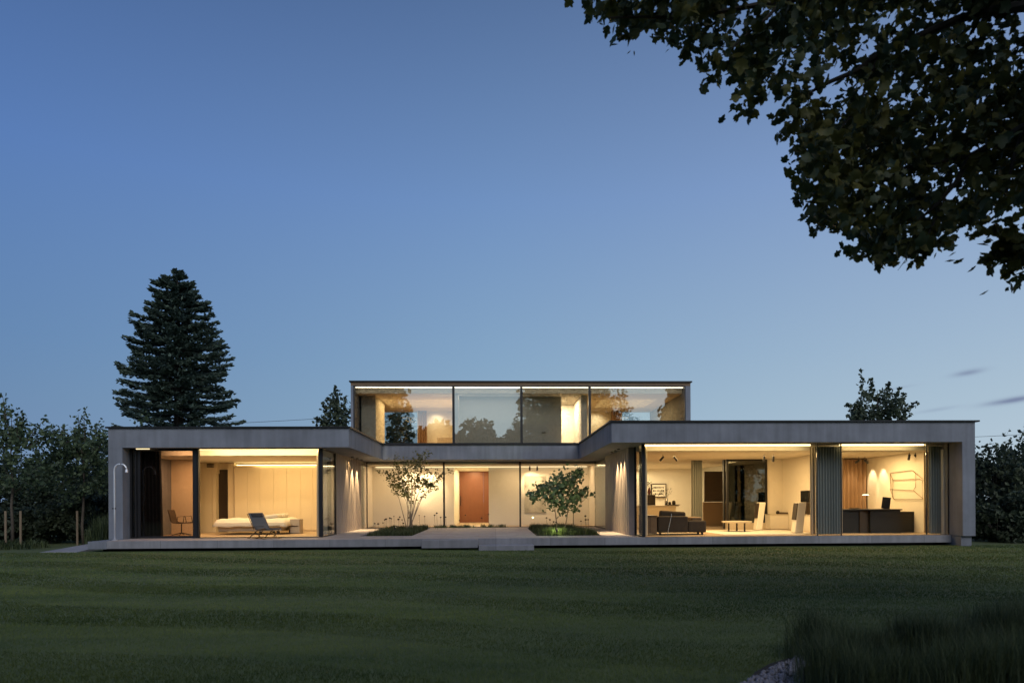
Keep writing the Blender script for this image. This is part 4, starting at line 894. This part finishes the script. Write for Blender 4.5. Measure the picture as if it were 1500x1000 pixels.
# silver fir
def fir():
    Y = 52; cx = X_(262, Y); base = (cx, Y, LZ); top = Z_(262, 399, Y)
    r = empty('fir_tree', base, 'tall dark conical fir tree rising behind the left wing', 'tree')
    MB().tube([base, (cx, Y, top*.5), (cx, Y, top-.2)], [.42, .28, .04], 10).build('trunk', 'dark_bark', r)
    g_ = np.random.default_rng(5); prof = [(399, 8), (408, 26), (419, 33), (440, 43), (457, 55), (498, 71), (536, 76), (563, 78), (590, 83), (618, 88), (700, 104), (760, 100)]
    ys = np.array([p[0] for p in prof]); ws = np.array([p[1] for p in prof])
    m = MB(); P = []; py = 403.0; D = []
    while py < 755:
        z = Z_(262, py, Y); nb = 11; a0 = g_.uniform(0, 6.28)
        for k in range(nb):
            a = a0+k*2*math.pi/nb+g_.uniform(-.2, .2); py2 = py+g_.uniform(-5, 5)
            Rm = np.interp(py2, ys, ws)/1000*Y*g_.uniform(.74, 1.05)
            zz = Z_(262, py2, Y); drop = Rm*g_.uniform(.02, .20); n = int(30+Rm*46)
            t = g_.uniform(.08, 1, n)**.8
            # branch curve: sags and turns up at the tip
            cz = zz - drop*np.sin(t*2.4) + .22*np.clip(t-.7, 0, 1)*Rm*.6
            w_ = (.16+.34*np.sin(np.clip(t, 0, 1)*2.4))*np.minimum(Rm, 3.4)*.30
            off = g_.normal(size=n)*w_*.6
            x = cx+math.cos(a)*Rm*t-math.sin(a)*off; y = Y+math.sin(a)*Rm*t+math.cos(a)*off
            P.append(np.column_stack([x, y, cz-np.abs(off)*.12+g_.normal(size=n)*.055]))
            dd = np.tile([math.cos(a), math.sin(a), .18], (n, 1)) + g_.normal(size=(n, 3))*.42; D.append(dd)
            m.tube([(cx, Y, zz), (cx+math.cos(a)*Rm*.5, Y+math.sin(a)*Rm*.5, zz-drop*.93), (cx+math.cos(a)*Rm*.97, Y+math.sin(a)*Rm*.97, zz-drop*.6+.04*Rm)], [.05, .03, .01], 4, cap=False)
        py += 10.5+ (py-400)*.016
    m.build('branches', 'dark_bark', r)
    P = np.vstack(P); D = np.vstack(D); D /= np.linalg.norm(D, axis=1)[:, None]; n = len(P)
    up = np.array([0, 0, 1.0])+g_.normal(size=(n, 3))*.35; S = np.cross(D, up); S /= np.linalg.norm(S, axis=1)[:, None]
    Ln = g_.uniform(.18, .42, n)[:, None]; W = Ln*.34
    U = np.cross(S, D)
    V = np.stack([P-D*Ln*.4-S*W*.3, P+S*W*.9+D*Ln*.15, P+D*Ln*.62, P-S*W*.9+D*Ln*.15], 1)
    V2 = np.stack([P-D*Ln*.4, P+U*W*.45+D*Ln*.1, P+D*Ln*.6, P-U*W*.55+D*Ln*.1], 1)
    VV = np.concatenate([V, V2]).reshape(-1, 3)
    npmesh('needles', VV, np.arange(len(VV)).reshape(-1, 4), 'fir_needles', r)
    c_ = at(212, 622, 47); 
fir()
shrub(212, 47, 607, 17, 'olive green tree top at the foot of the fir behind the left roof', 95, 1500, 'green_leaf', .22, None, name='background_tree', cat='tree', depth=1.2)

# overhanging maple in the upper right: real tree with its trunk right of the frame
def maple():
    Yc = 6.4
    base = (8.6, 4.6, LZ); r = empty('maple_tree', base, 'large dark maple whose leafy boughs hang into the top right of the view', 'tree')
    poly = [(20,30),(60,70),(120,115),(150,60),(205,78),(235,40),(270,62),(262,105),(330,95),(375,85),(308,150),(335,185),(395,198),(410,275),(455,232),(560,285),(600,295),(528,345),(530,380),(575,352),(640,295),(705,352),(752,340),(735,395),(650,395),(652,430),(715,432),(658,488),(745,470),(735,520),(785,505),(735,560),(800,572),(712,648),(795,692),(835,742),(790,752),(830,812),(935,792),(955,842),(1010,832),(985,905),(1085,925),(1122,872),(1205,885),(1252,832),(1345,852),(1330,790),(1285,786),(1380,740),(1400,725),(1500,715),(1800,760),(1800,-900),(900,-900),(300,-500),(60,-120)]
    # polygon in world X/Z at depth Yc
    W = [at(840+x/2.2727+7, y/2.2727-19, Yc) for x, y in poly]; WX = np.array([p.x for p in W]); WZ = np.array([p.z for p in W])
    def inside(x, z):
        c_ = np.zeros(len(x), bool); j = len(WX)-1
        for i in range(len(WX)):
            k = ((WZ[i] > z) != (WZ[j] > z)) & (x < (WX[j]-WX[i])*(z-WZ[i])/(WZ[j]-WZ[i]+1e-9)+WX[i]); c_ ^= k; j = i
        return c_
    g_ = np.random.default_rng(17)
    # twig clusters inside the lower-left face of the crown
    n = 7200; x = g_.uniform(.3, 6.2, n); z = g_.uniform(2.6, 7.0, n); y = Yc+g_.uniform(-.6, 1.1, n)
    k = inside(x-(y-Yc)*.33, z-(y-Yc)*.40)
    x, y, z = x[k], y[k], z[k]; q = np.column_stack([x, y, z])
    f = fbm(q*np.array([1, .25, 1]), 1.7, 21); f2 = fbm(q*np.array([1, .3, 1]), 4.5, 22); keep = (f*.45+f2*.55) > .455; q = q[keep]
    # open windows in the foliage where the sky shows through
    for (gx, gy, ga, gb) in ((1085, 320, 52, 42), (1245, 615, 48, 50), (1385, 585, 45, 28), (975, 215, 30, 28), (1250, 225, 50, 22), (780, 225, 16, 18), (1010, 525, 22, 20), (905, 290, 18, 14), (1150, 400, 30, 18), (1215, 135, 45, 20), (680, 95, 18, 16), (530, 35, 20, 18), (1360, 515, 22, 14), (975, 740, 14, 12), (820, 570, 20, 12), (1300, 45, 55, 14)):
        w0 = at(840+gx/2.2727, gy/2.2727, Yc); sx = ga/2.2727/1000*Yc*1.05; sz = gb/2.2727/1000*Yc*1.05
        dx = q[:, 0]-(q[:, 1]-Yc)*.40-w0.x; dz = q[:, 2]-(q[:, 1]-Yc)*.40-w0.z; q = q[(dx/sx)**2+(dz/sz)**2 > 1.0+.5*g_.normal(size=len(q))]
    # hanging sprigs below the gap at the right edge
    sp = [at(840+a/2.2727, b/2.2727, Yc) for a, b in ((1410, 805), (1440, 790), (1465, 800), (1490, 830), (1450, 870), (1480, 890), (1500, 860), (1520, 800), (1550, 850), (1425, 835))]
    SP = np.vstack([np.array(p)+g_.normal(size=(9, 3))*.07 for p in sp])
    C = np.vstack([q[:2400], SP[::2]]); print('maple clusters', len(q))
    P = []
    for c_ in C:
        m_ = g_.integers(4, 10); P.append(c_+g_.normal(size=(m_, 3))*np.array([.08, .10, .06]))
    # dense edge leaves following the outline, pushed slightly inward
    for i in range(len(WX)-12):
        a = np.array([WX[i], WZ[i]]); b = np.array([WX[i+1], WZ[i+1]]); ln = np.linalg.norm(b-a); nn = max(2, int(ln*30))
        for t in g_.uniform(0, 1, nn):
            p = a*(1-t)+b*t; cen = np.array([3.6, 5.2]); d_ = cen-p; d_ /= np.linalg.norm(d_); p = p+d_*g_.uniform(.03, .22)
            P.append(np.array([[p[0], Yc+g_.uniform(-.25, .25), p[1]]])+g_.normal(size=(2, 3))*.025)
    P = np.vstack(P)
    V, F = leaves(P, .09, 'maple', droop=.9, jitter=.55); npmesh('leaves', V, F, 'maple_leaf', r)
    # bulk of the crown outside the picture
    B = crown_pts((7.7, 4.4, 6.2), (3.5, 3.4, 3.6), 9000, 19, .6, .36, .2); B = B[(B[:, 0]+(B[:, 1]-5)*-.7 > 4.9) | (B[:, 2] > 6.6)]
    B = B[~((B[:, 1] > 1.0) & (B[:, 0]/np.maximum(B[:, 1], .1) < .83) & ((B[:, 2]-ZC)/np.maximum(B[:, 1], .1) < .80))]
    V, F = leaves(B, .20, 'quad'); npmesh('crown', V, F, 'maple_leaf', r)
    m = MB(); m.tube([base, (8.5, 4.6, 1.5), (8.3, 4.7, 3.4), (8.1, 4.8, 5.0), (8.2, 4.6, 8.5)], [.32, .24, .2, .15, .04], 10); m.build('trunk', 'dark_bark', r)
    m = MB()
    def S(x, y, dy=0): p = at(840+x/2.2727, y/2.2727, Yc+dy); return p
    for pts, ra in (([Vector((8.2, 4.8, 4.6)), S(1500, 20, -.4), S(1290, 60), S(1020, 180), S(860, 270), S(760, 330)], .06), ([Vector((8.2, 4.7, 5.2)), S(1430, 0, -.2), S(1100, -30), S(700, 0), S(350, 60), S(120, 60)], .055),
                    ([Vector((8.3, 4.8, 3.9)), S(1500, 420, -.3), S(1320, 520), S(1210, 680), S(1120, 780)], .05), ([S(1290, 60), S(1330, 30, .1), S(1420, 15, .2), S(1500, -10, .3)], .02),
                    ([S(1320, 520), S(1100, 560), S(900, 640), S(820, 700)], .02), ([S(1500, 420, -.3), S(1440, 640, -.1), S(1400, 760)], .02), ([S(1020, 180), S(960, 330), S(880, 440), S(760, 490)], .018), ([S(700, 0), S(560, 130), S(470, 200)], .018), ([S(1100, 400), S(1000, 480), S(850, 560)], .015), ([S(1260, 600), S(1160, 820), S(1080, 900)], .012)):
        k_ = len(pts); pp = []
        for a, b in zip(pts, pts[1:]):
            for t in (0, .5): pp.append(a.lerp(b, t)+Vector((g_.uniform(-1, 1), g_.uniform(-1, 1), g_.uniform(-1, 1)))*.03*(1 if t else 0))
        pp.append(pts[-1]); m.tube(pp, [ra*(1-.85*i/(len(pp)-1)) for i in range(len(pp))], 7)
    m.build('branches', 'dark_bark', r)
maple()
# trees behind the viewer, mirrored in the upper glazing
for i, (x, y, h, rx, lab) in enumerate(((-12.0, -10, 14.5, 4.0, 'tall tree behind the viewer mirrored in the left upper pane'), (-6.2, -13, 9.0, 3.0, 'low tree behind the viewer mirrored left in the second upper pane'), (-1.5, -12, 8.6, 3.0, 'low tree behind the viewer mirrored right in the second upper pane'),
        (6.8, -10, 14.0, 4.3, 'broad tree behind the viewer mirrored in the third upper pane'), (18.6, -10, 14.5, 2.8, 'tall tree behind the viewer mirrored at the right end of the upper glazing'), (2.2, -14, 7.6, 3.0, 'lowest tree behind the viewer mirrored between two upper panes'))):
    tree('mirrored_tree', (x, y, LZ), h, (x, y, h*.55), (rx, rx*.8, h*.47), 9000, .5, 'dark_leaf', 'dark_bark', lab, 200+i, 'trees behind the viewer', 10, .25, .9, .22, low=.3, tipn=10, hollow=.15)

def add_mirror_hedge():  # unseen hedge, added so the ground floor panes reflect an even dark
    r = empty('added_hedge', (2, -12, LZ), 'long unseen hedge added behind the viewer to darken reflections in the ground floor panes', 'hedge')
    g_ = np.random.default_rng(70); n = 26000
    P = np.column_stack([g_.uniform(-42, 44, n), -12+g_.normal(size=n)*.5, LZ+g_.uniform(0, 1, n)**.7*6.0]); P[:, 2] += .5*np.sin(P[:, 0]*.9)*(P[:, 2] > 4)
    V, F = leaves(P, .6); npmesh('foliage', V, F, 'dark_leaf', r); MB().box(-42, 44, -12.6, -12.1, LZ, 5.0).build('dark_core', 'dark_bark', r)  # solid dark box makes the added hedge opaque in reflections
add_mirror_hedge()
# planting in the courtyard
def multistem():
    b = Vector((X_(601, 26.0), 26.0, -.06)); r = empty('multistem_maple', b, 'slender multi-stemmed maple with fine leaves in the left courtyard bed', 'tree')
    g_ = np.random.default_rng(31); P = []
    ends = [(563, 690), (580, 700), (592, 705), (604, 690), (612, 668), (622, 672), (636, 700), (650, 690), (575, 672), (628, 690), (598, 715)]
    for i, (px, py) in enumerate(ends):
        e = at(px, py, 26+g_.uniform(-.7, .7)); q = b+Vector((g_.uniform(-.12, .12), g_.uniform(-.1, .1), 0)); m = MB()
        mid = q.lerp(e, .5)+Vector(((q.x-e.x)*.12, 0, .12)); m.tube([q, q.lerp(mid, .5), mid, mid.lerp(e, .5), e], [.022, .018, .014, .009, .003], 6); 
        ob = None
        for k in range(8):
            s = mid.lerp(e, g_.uniform(.15, .95)); e2 = s+Vector((g_.uniform(-.45, .45), g_.uniform(-.3, .3), g_.uniform(-.05, .35))); m.tube([s, e2], [.006, .002], 4)
            t = g_.uniform(.2, 1.1, 20)[:, None]; P.append(np.array(s)*(1-t)+np.array(e2)*t+g_.normal(size=(20, 3))*.05)
        m.build('stem', 'pale_bark', r, smooth=True)
        t = g_.uniform(.45, 1.05, 34)[:, None]; P.append(np.array(mid)*(1-t)+np.array(e)*t+g_.normal(size=(34, 3))*np.array([.10, .10, .07]))
    V, F = leaves(np.vstack(P), .066, 'maple', flat=.8); npmesh('leaves', V, F, 'acer_leaf', r)
multistem()
def broadleaf():
    b = Vector((X_(826, 25.0), 25.0, -.06)); r = empty('broadleaf_tree', b, 'small broad-leaved tree with rounded crown in the right courtyard bed', 'tree')
    g_ = np.random.default_rng(33); P = []
    blobs = [(830, 705, 20), (846, 697, 12), (818, 712, 18), (800, 718, 15), (788, 722, 10), (780, 728, 9), (812, 730, 18), (838, 728, 18), (852, 722, 10), (824, 742, 12), (842, 746, 6), (776, 722, 6), (847, 690, 6), (792, 712, 6), (868, 724, 4), (859, 715, 3)]
    ft = Vector((X_(822, 25), 25, -.06))
    for i, (px, py, rr_) in enumerate(blobs):
        c_ = at(px, py, 25+g_.uniform(-.4, .4)); n = int(rr_*rr_*.62)+10; rw = rr_*.025; P.append(np.array(c_)+g_.normal(size=(n, 3))*np.array([rw*.45, rw*.5, rw*.42]))
    for i, (bx, ends) in enumerate(((815, [(800, 718), (812, 730), (788, 722)]), (825, [(846, 700), (838, 728), (830, 705)]), (838, [(852, 722), (842, 742), (866, 722)]))):
        q = Vector((X_(bx, 25), 25, -.06)); k = at((bx+ends[1][0])/2, 750, 25); m = MB(); m.tube([q, q.lerp(k, .5)+Vector((.02, 0, 0)), k], [.028, .022, .018], 7)
        for e in ends: e3 = at(*e, 25+g_.uniform(-.3, .3)); m.tube([k, k.lerp(e3, .5)+Vector((0, 0, .04)), e3], [.014, .009, .004], 5)
        m.build('stem', 'pale_bark', r, smooth=True)
    V, F = leaves(np.vstack(P), .13, 'quad', droop=.6); npmesh('leaves', V, F, 'broad_leaf', r)
broadleaf()
def tufts(name, x0, x1, y0, y1, n, h, mt, label, wd=.012, lean=.8, n_c=60, z0=-.06, seed=1, kind='stuff', hfun=None):
    g_ = np.random.default_rng(seed); cx = g_.uniform(x0+.15, x1-.15, n_c); cy = g_.uniform(y0+.15, y1-.15, n_c); ch = g_.uniform(.65, 1.15, n_c)
    k = g_.integers(0, n_c, n); x = cx[k]+g_.normal(size=n)*.06; y = cy[k]+g_.normal(size=n)*.06
    hh = h*ch[k]*g_.uniform(.5, 1.1, n); a = g_.uniform(0, 6.28, n); l = hh*lean*g_.uniform(.1, 1, n)
    d = np.column_stack([np.cos(a), np.sin(a)]); s = np.column_stack([-d[:, 1], d[:, 0]])*wd/2
    base = np.column_stack([x, y, np.full(n, z0)]); mid = base+np.column_stack([d*l[:, None]*.35, hh*.65]); tip = base+np.column_stack([d*l[:, None], hh])
    S = np.column_stack([s, np.zeros(n)])
    V = np.stack([base-S, base+S, mid+S*.8, mid-S*.8, tip], 1).reshape(-1, 3); i = np.arange(n)*5
    F = np.vstack([np.stack([i, i+1, i+2], 1), np.stack([i, i+2, i+3], 1), np.stack([i+3, i+2, i+4], 1)])
    o = npmesh(name, V, F, mt); tag(o, label, 'grass', kind=kind); return o
tufts('sedge_grass', PL[0], PL[1], PL[2], PL[3], 15000, .22, 'tuft_blade', 'dense dark green sedge filling the left courtyard bed', n_c=170, seed=41)
tufts('sedge_grass', PR[0], PR[1], PR[2], PR[3], 15000, .27, 'tuft_blade', 'dense sedge lit by a garden lamp in the right courtyard bed', n_c=170, seed=42)
tufts('strip_grass', X_(600, 28.85), X_(745, 28.85), 28.72, 29.1, 1600, .16, 'dark_blade', 'thin line of low plants at the foot of the hall glazing', n_c=60, z0=0, seed=43)
# dry seed heads on thin stems
def seedheads(lst, Y, name_lab, grp):
    for i, (px, py, s) in enumerate(lst):
        Yq = Y+((i*37) % 11)*.12; p = at(px, py, Yq); r = empty('seed_head_flower', (p.x, Yq, 0), name_lab, 'dried flower', grp)
        MB().tube([(p.x+.03, Yq, 0), (p.x+.01, Yq, p.z*.5), tuple(p)], .0045, 4).build('stem', 'stem_brown', r)
        MB().lathe((p.x, p.y, p.z-.02*s), [(.012*s, 0), (.034*s, .012*s), (.036*s, .03*s), (.018*s, .05*s)], 8).build('seed_head', 'seed_brown', r, smooth=True)
seedheads([(549, 766.5, 1), (554, 767, 1.3), (561, 765.5, .9), (563.5, 761, 1), (565.5, 760, 1.2), (571, 758.5, 1.1), (573.5, 759.3, .8), (577, 756, .7), (583.5, 760.5, 1.3), (585.5, 757, 1), (589, 761, .8), (591, 766, 1), (598.5, 758, 1), (602, 756.5, .7), (614, 754.5, .6), (622, 756, .8), (636.5, 754.5, 1), (639.8, 751.3, 1.1), (645.5, 757.5, 1), (653, 757, .9)], 26.4, 'dark dried seed head on a thin stem before the left hall glazing', 'dried seed heads by the left courtyard bed')
seedheads([(682, 754, 1), (705.5, 758.5, 1.1), (715.5, 753, 1), (673, 761.5, .6)], 28.0, 'dark dried seed head on a thin stem before the terracotta door', 'dried seed heads before the red door')
seedheads([(800.5, 758.2, 1), (805.5, 761, 1), (811, 764, 1), (814.5, 764.5, .9), (857.5, 755.5, 1.2), (858, 761, 1.2), (861.5, 760.8, .9), (851, 763, .9)], 24.6, 'dark dried seed head on a thin stem beside the right courtyard tree', 'dried seed heads by the right courtyard bed')
def garden_lamp(p, tgt, power, label, colr=(.95, 1, .55)):
    r = empty('garden_spike_lamp', p, label, 'garden lamp', 'spike lamps in the courtyard beds'); p = Vector(p)
    MB().tube([p, p+Vector((0, 0, .14))], .01, 6).build('spike', 'black_metal', r); MB().tube([p+Vector((0, 0, .13)), p+Vector((0, .03, .22))], [.035, .045], 12).build('lamp_head', 'black_metal', r)
    MB().tube([p+Vector((0, .031, .221)), p+Vector((0, .032, .225))], .038, 12).build('lens', 'lamp_glow', r); spot('garden_beam', p+Vector((0, .04, .25)), tgt, power, 75, .7, colr)
garden_lamp((X_(814, 22.3), 21.95, -.02), (2.2, 24.8, 1.2), 70, 'small garden spike lamp glowing in the right courtyard bed')
garden_lamp((-3.7, 25.3, -.06), (-3.5, 26.1, 1.9), 70, 'small garden spike lamp hidden in the sedge under the multi-stemmed maple', (1, .85, .5))
pt = bpy.data.lights.new('sedge_glow', 'POINT'); pt.energy = 20.0; pt.color = (.8, 1, .35); pt.shadow_soft_size = .05; po = bpy.data.objects.new('sedge_glow', pt); col.objects.link(po); po.location = (X_(815, 22.4), 22.1, .22)

# foreground bottom right: ornamental grass and gravel
def foreground():
    def G(px, py): d = ray(px, py); t = (LZ-ZC)/d.z; return (d.x*t, d.y*t)
    cl_ = [(1195, 962, .44), (1235, 975, .42), (1215, 1010, .40), (1285, 965, .34), (1330, 960, .40), (1370, 968, .42), (1410, 955, .38), (1450, 950, .44), (1490, 945, .46), (1530, 950, .5), (1300, 1010, .34), (1350, 1020, .38), (1400, 1015, .4), (1450, 1015, .42), (1500, 1010, .42), (1258, 1025, .30), (1560, 990, .4)]
    for i, (px, py, h) in enumerate(cl_):
        x, y = G(px, py); g_ = np.random.default_rng(300+i); n = 1500; h = h*g_.uniform(.8, 1.2)
        hh = h*g_.uniform(.35, 1.1, n); a = g_.uniform(0, 6.28, n); l = hh*.55*g_.uniform(0, 1, n); d = np.column_stack([np.cos(a), np.sin(a)]); s = np.column_stack([-d[:, 1], d[:, 0]])*.0017
        base = np.column_stack([x+g_.normal(size=n)*.11, y+g_.normal(size=n)*.10, np.full(n, LZ)]); mid = base+np.column_stack([d*l[:, None]*.3, hh*.6]); tip = base+np.column_stack([d*l[:, None], hh]); S = np.column_stack([s, np.zeros(n)])
        V = np.stack([base-S, base+S, mid+S*.8, mid-S*.8, tip], 1).reshape(-1, 3); k = np.arange(n)*5
        F = np.vstack([np.stack([k, k+1, k+2], 1), np.stack([k, k+2, k+3], 1), np.stack([k+3, k+2, k+4], 1)])
        o = npmesh('grass_clump', V, F, 'dark_blade'); first = (px, h)
        tag(o, 'dark clump of tall ornamental grass in the bottom right foreground', 'grass clump', 'ornamental grass clumps in the bottom right corner')
    tag(cl_obj := bpy.data.objects['grass_clump'], 'leftmost tall ornamental grass clump, behind the gravel patch')
    # bare soil sheet and stones
    MB().prism(BED[::-1], LZ-.02, LZ+.006).build('planting_bed', 'soil')['kind'] = 'structure'
    g_ = np.random.default_rng(77); V = []; F = []; o = 0; ico = np.array([(0, 0, 1), (.9, 0, .2), (.3, .85, .2), (-.75, .5, .2), (-.7, -.55, .2), (.3, -.8, .2), (0, 0, -1)]); fi = np.array([(0,1,2),(0,2,3),(0,3,4),(0,4,5),(0,5,1),(6,2,1),(6,3,2),(6,4,3),(6,5,4),(6,1,5)])
    for _ in range(2600):
        px, py = g_.uniform(1085, 1290), g_.uniform(960, 1020)
        if py < 1000-(px-1090)*.5 or (px > 1180 and g_.random() < .6): continue
        x, y = G(px, py); s = g_.uniform(.008, .021); A = g_.uniform(0, 6.28); q = ico*g_.uniform(.7, 1.3, 3)*s; q = q @ np.array([(math.cos(A), -math.sin(A), 0), (math.sin(A), math.cos(A), 0), (0, 0, 1)]); V.append(q+np.array([x, y, LZ+.008+s*.4])); F.append(fi+o); o += 7
    ob = npmesh('gravel', np.vstack(V), np.vstack(F), 'gravel_stone'); tag(ob, 'small pale gravel stones at the bottom edge before the grass clumps', 'gravel', kind='stuff')
mat('gravel_stone', (.42, .39, .41), .85, noise=.75, nscale=45)
foreground()
tufts('wild_grass', X_(122, 22.5), X_(157, 22.5), 22.2, 24.2, 1500, 1.0, 'dark_blade', 'tall dark wild grass at the foot of the left house wall', wd=.014, n_c=22, z0=LZ, seed=44, lean=.6)
tufts('border_grass', X_(0, 22.0)-3, X_(60, 22.0), 21.3, 23.0, 3000, .30, 'dark_blade', 'dark ground cover along the left lawn edge', wd=.02, n_c=120, z0=LZ, seed=45)

# overhead cables
def cables():
    def C(px0, py0, px1, py1, Y0, Y1, sag, lab):
        a = at(px0, py0, Y0); b = at(px1, py1, Y1); pts = []
        for k in range(13): t = k/12; p = a.lerp(b, t); p.z -= sag*4*t*(1-t); pts.append(p)
        o = MB().tube(pts, .018, 5).build('overhead_cable', 'cable'); tag(o, lab, 'cable', 'overhead cables behind the house')
    C(-60, 632, 560, 607, 58, 62, .25, 'upper overhead cable passing behind the fir on the left'); C(-60, 643, 560, 622, 58, 62, .25, 'lower overhead cable passing behind the fir on the left')
    C(1380, 641, 1620, 626, 60, 60, .15, 'overhead cable right of the house'); C(540, 607, 700, 614, 60, 60, .1, 'cable seen through the rear window of the upper left room'); C(540, 618, 700, 628, 60, 60, .1, 'second lower cable seen through the upper left rear window')
cables()
